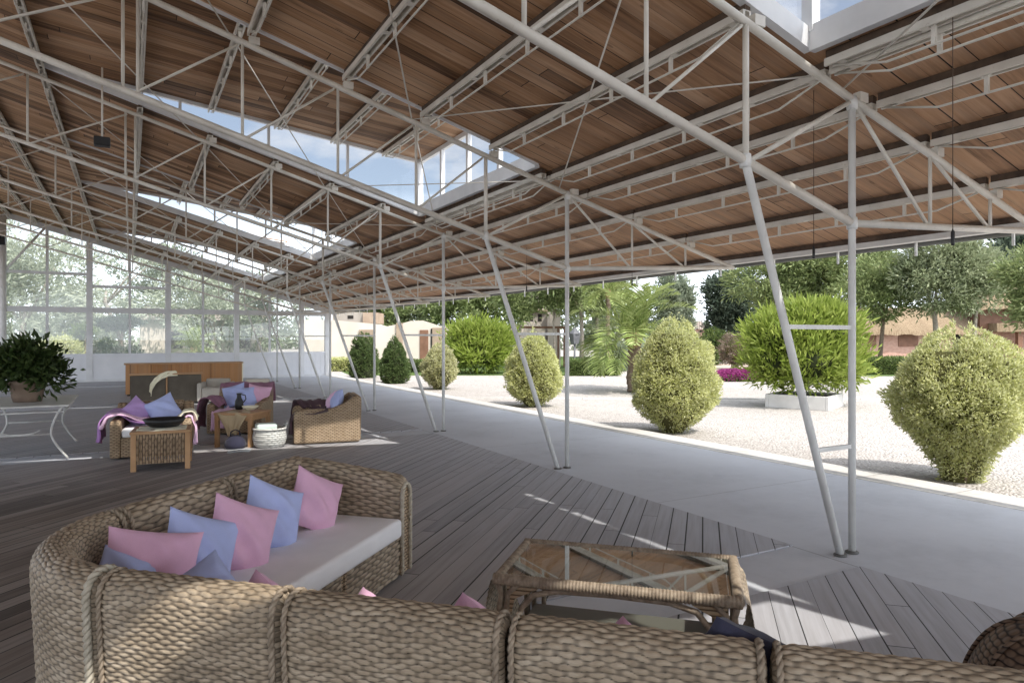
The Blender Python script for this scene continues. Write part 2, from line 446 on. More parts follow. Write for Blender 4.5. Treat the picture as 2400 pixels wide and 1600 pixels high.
M['L_bright'] = mat_leaf('bright_leaf', (0.136,0.200,0.024), (0.304,0.392,0.060), (0.464,0.536,0.144))
M['L_pine'] = mat_leaf('pine_leaf', (0.136,0.184,0.064), (0.264,0.328,0.128), (0.400,0.448,0.208), .28)
M['L_pine2'] = mat_leaf('soft_pine_leaf', (0.216,0.256,0.136), (0.336,0.384,0.216), (0.464,0.496,0.320), .28)
M['L_dark'] = mat_leaf('dark_conifer_leaf', (0.048,0.072,0.048), (0.096,0.132,0.092), (0.160,0.200,0.144), .28)
M['L_olive'] = mat_leaf('olive_leaf', (.34,.38,.27), (.52,.55,.42), (.66,.69,.55), .28)
M['L_grey'] = mat_leaf('grey_green_leaf', (0.176,0.216,0.136), (0.296,0.344,0.240), (0.416,0.456,0.336), .28)
M['L_hedge'] = mat_leaf('hedge_leaf', (0.064,0.112,0.028), (0.152,0.216,0.060), (0.264,0.320,0.112))
M['L_palm'] = mat_leaf('palm_leaf', (.14,.20,.05), (.30,.38,.11), (.55,.60,.26), .25)
M['L_pot'] = mat_leaf('pot_plant_leaf', (.02,.038,.010), (.05,.085,.022), (.12,.17,.055), .2)
M['L_flower'] = mat_leaf('magenta_flower', (.22,.02,.12), (.42,.05,.25), (.56,.16,.38))
M['L_rose'] = mat_leaf('pinkish_leaf', (.14,.10,.075), (.27,.21,.155), (.40,.33,.25))
M['gutter'] = mat_mottled('dark_gutter', (.10,.10,.095), (.17,.17,.16), 3, .6)
M['slate'] = mat_mottled('slate_metal', (.09,.09,.10), (.15,.15,.16), 5, .6)
M['violet'] = mat_cloth('violet_cotton', (0.460,0.310,0.598), .12)
M['wick_pale'] = mat_wickerflat('pale_cane', (0.520,0.481,0.416), (0.676,0.637,0.559), (0.208,0.182,0.156), 40)
M['damper'] = mat_mottled('damper_grey', (.20,.19,.175), (.30,.285,.265), 1.2, .85)
# ------------------------------------------------------------------ the ground
g = MB(); g.add([(-600,-600,-.1),(600,-600,-.1),(600,600,-.1),(-600,600,-.1)], [(0,1,2,3)])
tag(g.build('gravel_ground', M['gravel']), kind='structure')
CT, ST = math.cos(.5112), math.sin(.5112)
def dep(a, w):      # a metres to the right, w metres ahead along the garden axis -> world x, y
    return (w*ST + a*CT, w*CT - a*ST)
def sheet(name, mat, pts, z, kind='structure'):
    m = MB(); m.add([(p[0], p[1], z) for p in pts], [tuple(range(len(pts)))])
    return tag(m.build(name, mat), kind=kind)
sheet('lawn', M['lawn'], [dep(-7.5,31.6), dep(4.9,31.8), dep(5.2,34), dep(11.5,52), dep(7,64), dep(-14,64), dep(-12,44)], -.096)
sheet('lawn', M['lawn'], [dep(15.6,31.2), dep(27,30.6), dep(60,40), dep(60,46), dep(20,45), dep(15.2,38)], -.096)
sheet('lawn', M['lawn'], [(-14,33.5), (8.2,33.5), (9.5,62), (-14,62)], -.092)
sheet('path', M['path'], [dep(5.5,31.7), dep(15.2,31.0), dep(15.4,36), dep(18,60), dep(13,60), dep(9,44)], -.092)
# thin stone edging lines crossing the gravel
m = MB()
for (a0, w0, a1, w1) in ((-1.5,19.6,16.5,19.2), (3.0,31.5,5.3,31.7)):
    p, q = dep(a0, w0), dep(a1, w1)
    m.bar((p[0],p[1],-.085), (q[0],q[1],-.085), .10, .05)
tag(m.build('stone_edging', M['kerb']), 'thin pale stone edging line laid across the gravel garden', 'edging')

# ------------------------------------------------------------------ floor
def TY(k): return -.63 + 3.914*k
WALLY = 29.9
m = MB(); m.box(-7.6, 7.44, -14, 30.6, -.35, 0)
tag(m.build('concrete_floor', M['concrete']), kind='structure')
sheet('bounce_damper', M['damper'], [(-7.5,-6.0),(4.5,-6.0),(4.5,-1.15),(-7.5,-1.15)], .005)  # unseen dark sheet behind the camera, added to reduce bounced light
m = MB(); m.box(7.44, 8.0, -14, 30.6, -.35, .004)
tag(m.build('kerb', M['kerb']), kind='structure')
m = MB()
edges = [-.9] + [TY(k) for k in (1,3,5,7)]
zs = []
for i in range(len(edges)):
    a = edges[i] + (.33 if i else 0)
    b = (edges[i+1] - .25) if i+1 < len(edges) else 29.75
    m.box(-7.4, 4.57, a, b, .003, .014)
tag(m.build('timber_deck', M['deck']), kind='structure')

# ------------------------------------------------------------------ roof geometry
RX = -3.75
def zc(X):
    if X < RX: X = 2*RX - X
    return 3.48 + .285*(4.84-X) if X <= 4.84 else 3.48 - .268*(X-4.84)
def zb(X):
    if X < RX: X = 2*RX - X
    return 2.53 + .285*(4.84-X) if X <= 4.84 else 2.53 + .055*(X-4.84)
def zbd(X): return zc(X) + .205                 # underside of the boards
def zmon(X): return 4.765 + .114*(4.35-X)         # underside of the raised boards
MX0, MX1 = -1.1, 4.41
EAVE, WEST = 7.98, -7.6  # west eave is unseen, set close in to admit daylight

roof = thing('pavilion_roof', 'long pitched pavilion roof lined with brown timber boards on white lattice purlins', 'roof', (RX, 14, 4.5))
def slab(xs, zf, y0, y1, t0, t1, mb):
    for a, b in zip(xs[:-1], xs[1:]):
        mb.hexa([(a,y0,zf(a)+t0),(b,y0,zf(b)+t0),(b,y1,zf(b)+t0),(a,y1,zf(a)+t0),
                 (a,y0,zf(a)+t1),(b,y0,zf(b)+t1),(b,y1,zf(b)+t1),(a,y1,zf(a)+t1)])
raised = [(TY(k), TY(k+1)+.03) for k in range(0, 7, 2)]
boards, top = MB(), MB()
spans = []
y = TY(-2)  # unseen rear bays, length chosen for the light on the sofa
for (a, b) in raised:
    spans.append((y, a, False)); spans.append((a, b, True)); y = b
spans.append((y, 30.25, False))
for (a, b, r) in spans:
    segs = [[WEST, RX, MX0], [MX1, 4.84, EAVE]] if r else [[WEST, RX, 4.84, EAVE]]
    for s_ in segs:
        slab(s_, zbd, a, b, 0, .03, boards)
        slab(s_, zbd, a, b, .032, .052, top)
boards.build('plank_ceiling', M['ceil'], roof)
top.build('roof_sheet', M['roofsheet'], roof)
# purlins: channel + hanging rod with little drop posts, dark strip above imitating the shadow gap
PX_MAIN = [-7.4,-6.4,-5.4,-4.5,RX,-2.95,-2.0,-1.05,.12,1.05,2.0,2.88,3.75,4.62,5.2,5.95,6.9]
def joist(mb, X, zf, y0, y1, rod=True):
    z = zf(X)
    for dx in (-.030, .030):
        mb.box(X+dx-.010, X+dx+.010, y0, y1, z-.118, z-.070)
    mb.box(X-.040, X+.040, y0, y1, z-.071, z-.0625)
    for i in range(int((y1-y0)/.6)+1):
        mb.box(X-.021, X+.021, y0+.1+i*.6, y0+.16+i*.6, z-.1175, z-.110)
    if rod:
        n = max(2, int(round((y1-y0)/.72)))
        zr = z - .235
        pts = [(X, y0+.05, z-.12), (X, y0+.45, zr), (X, y1-.45, zr), (X, y1-.05, z-.12)]
        mb.path(pts, .009, 6)
        for i in range(1, n):
            yy = y0 + (y1-y0)*i/n
            mb.box(X-.013, X+.013, yy-.013, yy+.013, zr-.004, z-.112)
gapstrips = MB()
for X in PX_MAIN:
    mb = MB()
    for (a, b, r) in spans:
        if r and MX0-.1 < X < MX1+.1:
            X2 = X
            z = (lambda q: zmon(q))
        else:
            z = zbd
        pass
        joist(mb, X, z, a+.02, b-.02, X > -6)
        gapstrips.box(X-.02, X+.03, a+.02, b-.02, z(X)-.06, z(X)+.002)
    mb.build('purlin', M['steel'], roof)
for (a, b) in raised:
    mb = MB(); joist(mb, 4.52, zbd, a+.05, b-.05)
    mb.build('purlin', M['steel'], roof)
    gapstrips.box(4.5, 4.55, a+.05, b-.05, zbd(4.52)-.06, zbd(4.52)+.002)
mb = MB(); joist(mb, 7.86, zbd, TY(-2), 30.1, False)
mb.box(7.80, 7.92, TY(-2), 30.1, zbd(7.86)-.128, zbd(7.86)-.119)
mb.build('eave_beam', M['steel_white'], roof)
gapstrips.box(7.82, 7.9, TY(-2), 30.1, zbd(7.86)-.06, zbd(7.86)+.002)
gapstrips.build('shadow_gap_strips', M['deepbrown'], roof)
# bracing rods in the roof plane
for k in range(0, 8):
    y0, y1 = TY(k), min(TY(k+1), 29.8)
    PN = [-1.1, .85, 2.75, 4.72]
    for i in range(3):
        a, b = PN[i], PN[i+1]
        mb = MB(); mb.tube((b, y1, zc(b)+.02), (a, y0, zc(a)+.03), .008, 6)
        mb.build('bracing_rod', M['steel'], roof)
    mb = MB(); mb.tube((2.75, y1, zc(2.75)+.02), (4.5, y0, zc(4.5)+.03), .007, 6)
    mb.build('bracing_rod', M['steel'], roof)
# gutter along the eave
gm = MB()
gp = [(7.99+.005, zbd(7.98)+.03), (7.995, zbd(7.98)-.10), (8.03, zbd(7.98)-.125), (8.08, zbd(7.98)-.125), (8.115, zbd(7.98)-.10), (8.115, zbd(7.98)+.0),
      (8.10, zbd(7.98)+.0), (8.10, zbd(7.98)-.09), (8.07, zbd(7.98)-.112), (8.035, zbd(7.98)-.112), (8.01, zbd(7.98)-.09), (8.01, zbd(7.98)+.03)]
gm.prism(gp, 'y', TY(-2), 30.3)
gm.build('gutter', M['gutter'], roof)
for i in range(31):
    yy = -.4 + i*1.0
    mb = MB(); mb.box(7.955, 7.975, yy-.012, yy+.012, zbd(7.98)-.24, zbd(7.98)-.02)
    mb.build('gutter_bracket', M['steel_white'], roof)

# ------------------------------------------------------------------ raised skylights
names = {0:'nearest raised skylight above the coffee table with blue sky behind its corner', 2:'second raised skylight with long wedge of sky above the wicker sofa',
         4:'third raised skylight with sloping strip of sky over the far seating', 6:'farthest raised skylight nearest the glazed end wall',
         -2:'raised skylight behind the viewer over the pavilion', -4:'rearmost raised skylight of the pavilion'}
for k in (0, 2, 4, 6):
    y0, y1 = TY(k), TY(k+1) + .06
    sk = thing('roof_skylight', names[k], 'skylight', (2, (y0+y1)/2, 4.4), 0, 'raised roof skylights')
    b1, b2 = MB(), MB()
    xs = [MX0-.1, MX1+.22]
    slab([MX0-.08, MX1+.045], zmon, y0-.02, y1+.045, 0, .03, b1); b1.build('plank_ceiling', M['ceil'], sk)
    slab([MX0-.1, MX1+.055], zmon, y0-.02, y1+.055, .032, .10, b2); b2.build('roof_sheet', M['frame_grey'], sk)
    fr = MB()
    def rail(X0, X1, z0a, z1a, z0b, z1b, yy, th=.06):
        fr.hexa([(X0,yy-th/2,z0a),(X1,yy-th/2,z0b),(X1,yy+th/2,z0b),(X0,yy+th/2,z0a),
                 (X0,yy-th/2,z1a),(X1,yy-th/2,z1b),(X1,yy+th/2,z1b),(X0,yy+th/2,z1a)])
    mull = [.64, 1.89, 3.14]
    for yy in (y0, y1):
        # lower kerb and upper rail
        lo = (.03, .03) if yy == y0 else (.10, .13)
        rail(MX0, MX1, zbd(MX0)-.03, zbd(MX0)+lo[0], zbd(MX1)-.03, zbd(MX1)+lo[1], yy, .07 if yy == y1 else .03)
        ur = (.02, .03) if yy == y0 else (.05, .06)
        rail(MX0, MX1, zmon(MX0)-ur[0], zmon(MX0)-.001, zmon(MX1)-ur[1], zmon(MX1)-.001, yy, .064 if yy == y1 else .03)
        for X in mull:
            if zmon(X)-.05 > zbd(X)+.1:
                fr.box(X-.02, X+.02, yy-.025, yy+.025, zbd(X)+.09, zmon(X)-.04)
    # side kerb, rails, mullions along X = MX1
    fr.box(MX1-.034, MX1+.036, y0+.03, y1-.03, zbd(MX1)-.04, zbd(MX1)+.15)
    fr.box(MX1-.03, MX1+.03, y0+.03, y1-.03, zmon(MX1)-.075, zmon(MX1)-.002)
    for i in range(5):
        yy = y0 + .02 + (y1-y0-.04)*i/4
        w = .045 if i in (0, 4) else .032
        fr.box(MX1-w, MX1+w, yy-w, yy+w, zbd(MX1)+.10, zmon(MX1)-.05)
    fr.build('glazing_frame', M['frame_grey'], sk)
    for yy in (y0, y1):
        cuts = [-.3 if yy == y0 else .30] + mull + [MX1-.04]
        for a, b in zip(cuts[:-1], cuts[1:]):
            p = MB(); p.add([(a,yy,zbd(a)+(.05 if yy == y0 else .09)),(b,yy,zbd(b)+(.05 if yy == y0 else .09)),(b,yy,zmon(b)-.03),(a,yy,zmon(a)-.03)], [(0,1,2,3)])
            p.build('pane', M['skyglass'], sk)
    for i in range(4):
        a = y0 + .02 + (y1-y0-.04)*i/4; b = y0 + .02 + (y1-y0-.04)*(i+1)/4
        p = MB(); p.add([(MX1,a+.03,zbd(MX1)+.13),(MX1,b-.03,zbd(MX1)+.13),(MX1,b-.03,zmon(MX1)-.06),(MX1,a+.03,zmon(MX1)-.06)], [(0,1,2,3)])
        p.build('pane', M['skyglass'], sk)

# ------------------------------------------------------------------ trusses with their posts
NX = [-7.5,-6.3,-5.0,RX,-2.4,-1.2,0,.97,1.92,2.8,3.68,4.84,5.89,6.85]
tl = {0:'white steel truss frame behind the viewer over the wicker sofa',
      1:'nearest white tubular roof truss with thick raking post and rungs at right',
      2:'second white tubular roof truss from the front with its pair of posts',
      3:'third roof truss from the front, along the lower edge of the large skylight',
      4:'fourth roof truss from the front, its posts just right of the wicker armchair',
      5:'fifth roof truss from the front, its posts left of the dark cone shrubs',
      6:'sixth roof truss from the front, second from the end wall',
      7:'farthest roof truss, nearest to the glazed end wall'}
for k in range(0, 8):
    y = TY(k)
    near = k <= 2
    n = 12 if near else 8
    tr = thing('roof_truss', tl[k], 'roof truss', (4.84, y, 0), 0, 'white steel roof trusses')
    rc, rb = (.031, .033) if near else (.028, .029)
    mb = MB()
    mb.tube((-7.5,y,zc(-7.5)), (RX,y,zc(RX)), rc, n); mb.tube((RX,y,zc(RX)), (4.84,y,zc(4.84)), rc, n); mb.tube((4.84,y,zc(4.84)), (7.80,y,zc(7.80)), rc, n)
    for X in NX[7:]:    # cleats that carry the purlins
        mb.box(X+.06, X+.16, y-.03, y+.03, zc(X+.1)+.02, zc(X+.1)+.095)
    mb.build('top_chord', M['steel'], tr)
    mb = MB()
    mb.tube((-7.5,y,zb(-7.5)), (RX,y,zb(RX)), rb, n); mb.tube((RX,y,zb(RX)), (4.84,y,zb(4.84)), rb, n); mb.tube((4.84,y,zb(4.84)), (7.80,y,zb(7.80)), rb*.9, n)
    mb.build('bottom_chord', M['steel'], tr)
    for X in NX:
        if X == 4.84: continue
        r = .015 if X < 3.5 or X > 5 else .022
        if X == 0:
            for dx in (-.06, .06):
                mb = MB(); mb.tube((X+dx,y,zb(X+dx)), (X+dx,y,zc(X+dx)), .015, 8); mb.build('vertical_strut', M['steel'], tr)
        else:
            mb = MB(); mb.tube((X,y,zb(X)), (X,y,zc(X)), r, n); mb.build('vertical_strut', M['steel'], tr)
    for a, b in zip(NX[:-1], NX[1:]):
        mb = MB()
        if b <= RX: mb.tube((b,y,zb(b)), (a,y,zc(a)), .013, n)
        elif b <= 4.85: mb.tube((a+.04,y,zb(a+.04)+.02), (b-.04,y,zc(b)-.03), .013 if b < 4.8 else .018, n)
        else: mb.tube((a+.04,y,zc(a)-.03), (b-.05,y,zb(b)+.02), .016, n)
        mb.build('diagonal_brace', M['steel'], tr)
    mb = MB(); mb.tube((4.84,y,0), (4.84,y,zc(4.84)+.03), .0275, 16 if near else 10)
    mb.build('post', M['steel_white'], tr)
    mb = MB(); mb.tube((4.70,y,0), (3.675,y,zb(3.675)), .029, 16 if near else 10)
    mb.build('raking_post', M['steel_white'], tr)
    mb = MB(); mb.lathe([(.0,0),(.05,0),(.05,.010),(.034,.018),(0,.018)], (4.84,y,.001), 16); mb.build('base_plate', M['gutter'], tr)
    mb = MB(); mb.lathe([(.0,0),(.05,0),(.05,.010),(.036,.018),(0,.018)], (4.70,y,.001), 16); mb.build('base_plate', M['gutter'], tr)
    for (jx, jz) in ((4.84, zb(4.84)), (4.84, zc(4.84)-.03), (3.675, zb(3.675))):
        mb = MB(); mb.lathe([(.0,-.045),(.038,-.045),(.042,0),(.038,.045),(0,.045)], (jx,y,jz), 14); mb.build('joint_collar', M['steel_white'], tr)
    def rx(z): return 4.70 - (4.70-3.675)*z/zb(3.675)
    for z in (1.73, .82) if k == 1 else (1.70,):
        mb = MB(); mb.box(rx(z)+.02, 4.82, y-.012, y+.012, z-.016, z+.016); mb.build('rung', M['steel_white'], tr)

# ------------------------------------------------------------------ glazed end wall
ew = thing('glazed_end_wall', 'white framed glass gable wall with tall sloping panes above a white panelled dado', 'wall', (1, WALLY, 0))
def ztop(X): return zc(X) + .02
cols = [-6.6, -3.95, -1.33, 1.29, 3.8, 6.4, 7.5]
mb = MB(); mb.box(-8, 7.5, WALLY-.05, WALLY+.05, 0, 1.0)
for i in range(78):
    X = -8 + .2*i
    mb.box(X, X+.188, WALLY-.058, WALLY-.05, .10, .985)
mb.build('dado_panel', M['dado'], ew)
mb = MB(); mb.box(-8, 7.5, WALLY-.075, WALLY+.07, 0, .095); mb.build('skirting', M['frame_grey'], ew)
mb = MB(); mb.box(-8, 7.5, WALLY-.09, WALLY+.09, 1.0, 1.06); mb.build('sill', M['dado'], ew)
for X in cols:
    w = .10
    mb = MB(); mb.hexa([(X-w,WALLY-.10,0),(X+w,WALLY-.10,0),(X+w,WALLY+.08,0),(X-w,WALLY+.08,0),
                        (X-w,WALLY-.10,ztop(X-w)),(X+w,WALLY-.10,ztop(X+w)),(X+w,WALLY+.08,ztop(X+w)),(X-w,WALLY+.08,ztop(X-w))])
    mb.build('column', M['frame_grey'], ew)
for a, b in ((-8, RX), (RX, 7.9)):
    mb = MB(); mb.hexa([(a,WALLY-.08,ztop(a)-.06),(b,WALLY-.08,ztop(b)-.06),(b,WALLY+.075,ztop(b)-.06),(a,WALLY+.075,ztop(a)-.06),
                    (a,WALLY-.08,ztop(a)+.14),(b,WALLY-.08,ztop(b)+.14),(b,WALLY+.075,ztop(b)+.14),(a,WALLY+.075,ztop(a)+.14)])
    mb.build('head_rail', M['frame_grey'], ew)
bays = list(zip([-8]+cols[:-1], cols))
for a, b in bays:
    a2, b2 = a+.10, b-.10
    mid = (a+b)/2
    trs = [(2.69, .10)]
    if mid < -1.4: trs.append((4.02, .05))
    elif mid < 1.0: trs.append((3.58, .05))
    mb = MB()
    for z, h in trs:
        if min(ztop(a2), ztop(b2)) > z: mb.box(a2, b2, WALLY-.055, WALLY+.05, z-h, z+h)
    if mb.v: mb.build('transom', M['frame_grey'], ew)
    if b - a > 1.5:
        mb = MB(); mb.box(mid-.042, mid+.042, WALLY-.045, WALLY+.04, 1.06, ztop(mid)-.02); mb.build('mullion', M['frame_grey'], ew)
        xsplit = [a2, mid-.042, mid+.042, b2]
        xp = [(xsplit[0], xsplit[1]), (xsplit[2], xsplit[3])]
    else:
        xp = [(a2, b2)]
    lv = [1.06] + sorted(z for z, h in trs) + [99]
    for (xa, xb) in xp:
        for z0, z1 in zip(lv[:-1], lv[1:]):
            za, zb_ = min(z1, ztop(xa)-.04), min(z1, ztop(xb)-.04)
            if za <= z0 or zb_ <= z0: continue
            p = MB(); p.add([(xa,WALLY,z0),(xb,WALLY,z0),(xb,WALLY,zb_),(xa,WALLY,za)], [(0,1,2,3)]); p.build('pane', M['glass'], ew)
# ridge column by the end wall
rcx = thing('ridge_column', 'white branching steel column below the ridge at the far left', 'column', (-3.86, 29.2, 0))
mb = MB(); mb.tube((-3.86,29.2,0), (-3.86,29.2,zb(RX)+.9), .11, 14); mb.build('post', M['steel_white'], rcx)
for dx in (-1.2, 1.2):
    mb = MB(); mb.tube((-3.86,29.2,3.9), (-3.86+dx,29.2,zc(RX+dx)-.05), .04, 10); mb.build('branch_strut', M['steel_white'], rcx)
# small fittings
sp = thing('spotlight_box', 'small black box fitting hung below the purlin at upper left', 'light fitting', (-.31, 10.0, 4.10))
mb = MB(); mb.box(-.40,-.22,9.93,10.07,4.06,4.17); mb.build('housing', M['black'], sp, bevel=.012)
mb = MB(); mb.tube((-.31,10,4.16), (-.31,10,zbd(-.31)-.1), .012, 8); mb.build('stem', M['steel'], sp)
bk = thing('loudspeaker', 'small black loudspeaker fixed to the far left ridge column', 'loudspeaker', (-3.86, 29.02, 5.0))
mb = MB(); mb.box(-3.99,-3.75,28.86,29.07,4.85,5.18); mb.build('housing', M['black'], bk, bevel=.02)
for (X, Y, zb0, lab) in ((4.88,3.65,2.30,'thin hanging cord with dark weight between raking post and post at right'),
                         (4.50,2.37,2.23,'thick hanging cord with black weight near the right edge under the eave'),
                         (6.36,7.77,2.41,'faint hanging cord with dark weight right of the second post'),
                         (6.29,10.67,2.50,'short hanging cord with dark weight between second raking post and its post')):
    c = thing('hanging_cord', lab, 'cord', (X, Y, zb0), 0, 'cords hanging from the roof')
    mb = MB(); mb.tube((X,Y,zb0+.11), (X,Y,zbd(X)), .0028, 6); mb.build('cord', M['deepbrown'], c)
    mb = MB(); mb.lathe([(0,0),(.009,0),(.011,.01),(.011,.085),(.005,.095),(0,.115)], (X,Y,zb0), 10); mb.build('weight', M['black'], c)
# ------------------------------------------------------------------ wicker tools
def W2(p, q):       # sofa axes (p along the near row, q away from the viewer) -> world x, y
    return ((p+q)*R2, (q-p)*R2)
def W3(p, q, z):
    x, y = W2(p, q); return (x, y, z)
def resample(pts, d):
    pts = np.array(pts, float)
    s = np.r_[0, np.cumsum(np.linalg.norm(np.diff(pts, axis=0), axis=1))]
    n = max(2, int(s[-1]/d)+1)
    t = np.linspace(0, s[-1], n)
    return np.c_[np.interp(t, s, pts[:,0]), np.interp(t, s, pts[:,1])], t
def back_profile(out=.03, top=.72, r=.075, inner=.40):
    pts = [(0.0, .05), (.006, .2), (.018, .45), (out, top-.04)]
    for k in range(0, 13):
        a = PI*k/12
        pts.append((out-r + r*math.cos(a), top + r*math.sin(a)))
    pts += [(out-2*r-.006, top-.08), (out-2*r-.03, inner)]
    return pts
def sweep(parent, name, mat, pathf, L, prof, du=.005, dv=.0033, pr=.0168, amp=.0078, lam=.062, ends=(1, 1), zs=None, seed=0):
    pv, tv = resample(prof, dv)
    nu, nv = int(L/du)+1, len(pv)
    u = np.linspace(0, L, nu)
    pos, nor = pathf(u)                      # (nu,2) each in p,q
    T = np.gradient(pv, axis=0); T /= np.linalg.norm(T, axis=1)[:,None]
    nn, nz = T[:,1], -T[:,0]                 # outward normal of the profile
    U, Vv = np.meshgrid(u, tv, indexing='ij')
    wig = .0016*np.sin(2*PI*U/lam + 3.0*np.sin(Vv*37+seed)+2.0*np.sin(U*6+Vv*9+seed)) + .004*np.sin(U*13+Vv*11+seed) + .003*np.sin(U*31-Vv*27)
    vr = (Vv + wig)/pr
    row = np.floor(vr); fr = vr-row
    c = np.sqrt(np.clip(1-(2*fr-1)**2, 0, 1))
    jit = np.sin(row*12.9898+seed)*43758.5453; jit = jit-np.floor(jit)
    ou = .5+.5*np.cos(2*PI*U/lam + PI*row + .5*jit)
    h = c*(.34+.66*ou)*(.8+.2*jit)
    d = np.minimum(np.where(ends[0], U, 9), np.where(ends[1], L-U, 9))
    e = np.where(d < .07, np.sqrt(np.clip(1-(1-d/.07)**2, 0, 1)), 1.0)
    off = h*amp - (1-e)*.045
    z0 = pv[:,1][None,:]*(1 if zs is None else zs(u)[:,None])
    O = pv[:,0][None,:] + nn[None,:]*off
    Z = z0 + nz[None,:]*off
    P = pos[:,0][:,None] + nor[:,0][:,None]*O
    Q = pos[:,1][:,None] + nor[:,1][:,None]*O
    V = np.stack([(P+Q)*R2, (Q-P)*R2, Z], -1).reshape(-1, 3)
    i = np.arange(nu-1)[:,None]*nv + np.arange(nv-1)[None,:]
    F = np.stack([i, i+nv, i+nv+1, i+1], -1).reshape(-1, 4)
    uv = np.stack([U, Vv+wig], -1).reshape(-1, 2)
    return npmesh(name, V, F, mat, parent, uv, True, False, {'h': h.ravel()})
def rope(mb, pts, r=.015, pitch=.055, n=6):
    """two twisted strands along a 3d polyline"""
    pts = np.array(pts, float)
    s = np.r_[0, np.cumsum(np.linalg.norm(np.diff(pts, axis=0), axis=1))]
    m = max(4, int(s[-1]/.009))
    t = np.linspace(0, s[-1], m)
    P = np.stack([np.interp(t, s, pts[:,k]) for k in range(3)], -1)
    T = np.gradient(P, axis=0); T /= np.linalg.norm(T, axis=1)[:,None]
    ref = np.array([R2*.99, R2*-.99, .14]); A = np.cross(T, ref); A /= np.linalg.norm(A, axis=1)[:,None]; B = np.cross(T, A)
    for ph in (0, PI):
        a = 2*PI*t/pitch + ph
        Q = P + (A*np.cos(a)[:,None] + B*np.sin(a)[:,None])*r*.55
        mb.path([tuple(q) for q in Q], r*.72, n)
def straight(p0, p1, q):           # along the p axis, outward = -q
    sgn = 1 if p1 > p0 else -1
    return lambda u: (np.c_[p0+sgn*u, np.full_like(u, q)], np.c_[np.zeros_like(u), -np.ones_like(u)])
def straightq(q0, p):              # along +q, outward = -p
    return lambda u: (np.c_[np.full_like(u, p), q0+u], np.c_[-np.ones_like(u), np.zeros_like(u)])
def arc(pc, qc, R):
    def f(u):
        a = u/R
        n = np.c_[-np.sin(a), -np.cos(a)]
        return np.c_[pc + R*n[:,0], qc + R*n[:,1]], n
    return f
def boxpq(mb, p0, p1, q0, q1, z0, z1):
    c = [W2(p0,q0), W2(p1,q0), W2(p1,q1), W2(p0,q1)]
    mb.hexa([(x,y,z0) for x,y in c] + [(x,y,z1) for x,y in c]); return mb

QN, PF = 1.975, -2.86
grp = 'sections of the large wicker corner sofa'
prof = back_profile()
near_lab = ['wicker sofa section crossed by a slanting patch of sunlight beside the rounded corner',
            'wicker sofa back section second from the rounded corner, entirely in shade',
            'wicker sofa back section below the coffee table, navy cushion at its right end',
            'woven wicker sofa back section at the bottom right corner beside the dark gap']
seams = [-2.11, -1.35, -.575, .175, .95]
def edge_rope(root, posn, nrm, mat, rr=.0105):
    pr_, _ = resample(prof, .02)
    mb = MB()
    rope(mb, [W3(posn[0]+nrm[0]*(o+.004*0), posn[1]+nrm[1]*(o+.0), z) for o, z in pr_], rr, .055 if rr < .015 else .075)
    mb.build('braided_edge', mat, root)
for i in range(4):
    a, b = seams[i]+.006, seams[i+1]-.006
    c = W2((a+b)/2, 2.3)
    t = thing('sofa_section', near_lab[i], 'sofa', (c[0], c[1], 0), 0, grp)
    sweep(t, 'backrest', M['wick'], straight(a, b, QN), b-a, prof, seed=i*3.1)
    edge_rope(t, (a+.018, QN), (0, -1), M['rope'], .009)
    edge_rope(t, (b-.018, QN), (0, -1), M['rope'])
    mb = MB(); boxpq(mb, a, b, QN+.13, 2.82, .04, .30); mb.build('seat_base', M['wick_far'], t, bevel=.02)
# rounded corner
c = W2(-2.4, 2.3)
t = thing('sofa_section', 'rounded corner section of the large wicker sofa at the left edge', 'sofa', (c[0], c[1], 0), 0, grp)
sweep(t, 'backrest', M['wick'], arc(-2.122, 2.725, .75), .75*PI/2, prof, seed=9)
edge_rope(t, (-2.142, QN+.0), (0, -1), M['rope_pale'], .0135)  # paler seam rope, sunlight painted into its colour
edge_rope(t, (PF+.003, 2.705), (-1, 0), M['rope'])
mb = MB(); mb.prism([W2(-2.122+.62*(-math.sin(q)), 2.725-.62*math.cos(q)) for q in np.linspace(0, PI/2, 9)] + [W2(-1.97, 2.725), W2(-1.97, 2.12)][::1], 'z', .04, .30)
mb.build('seat_base', M['wick_far'], t)
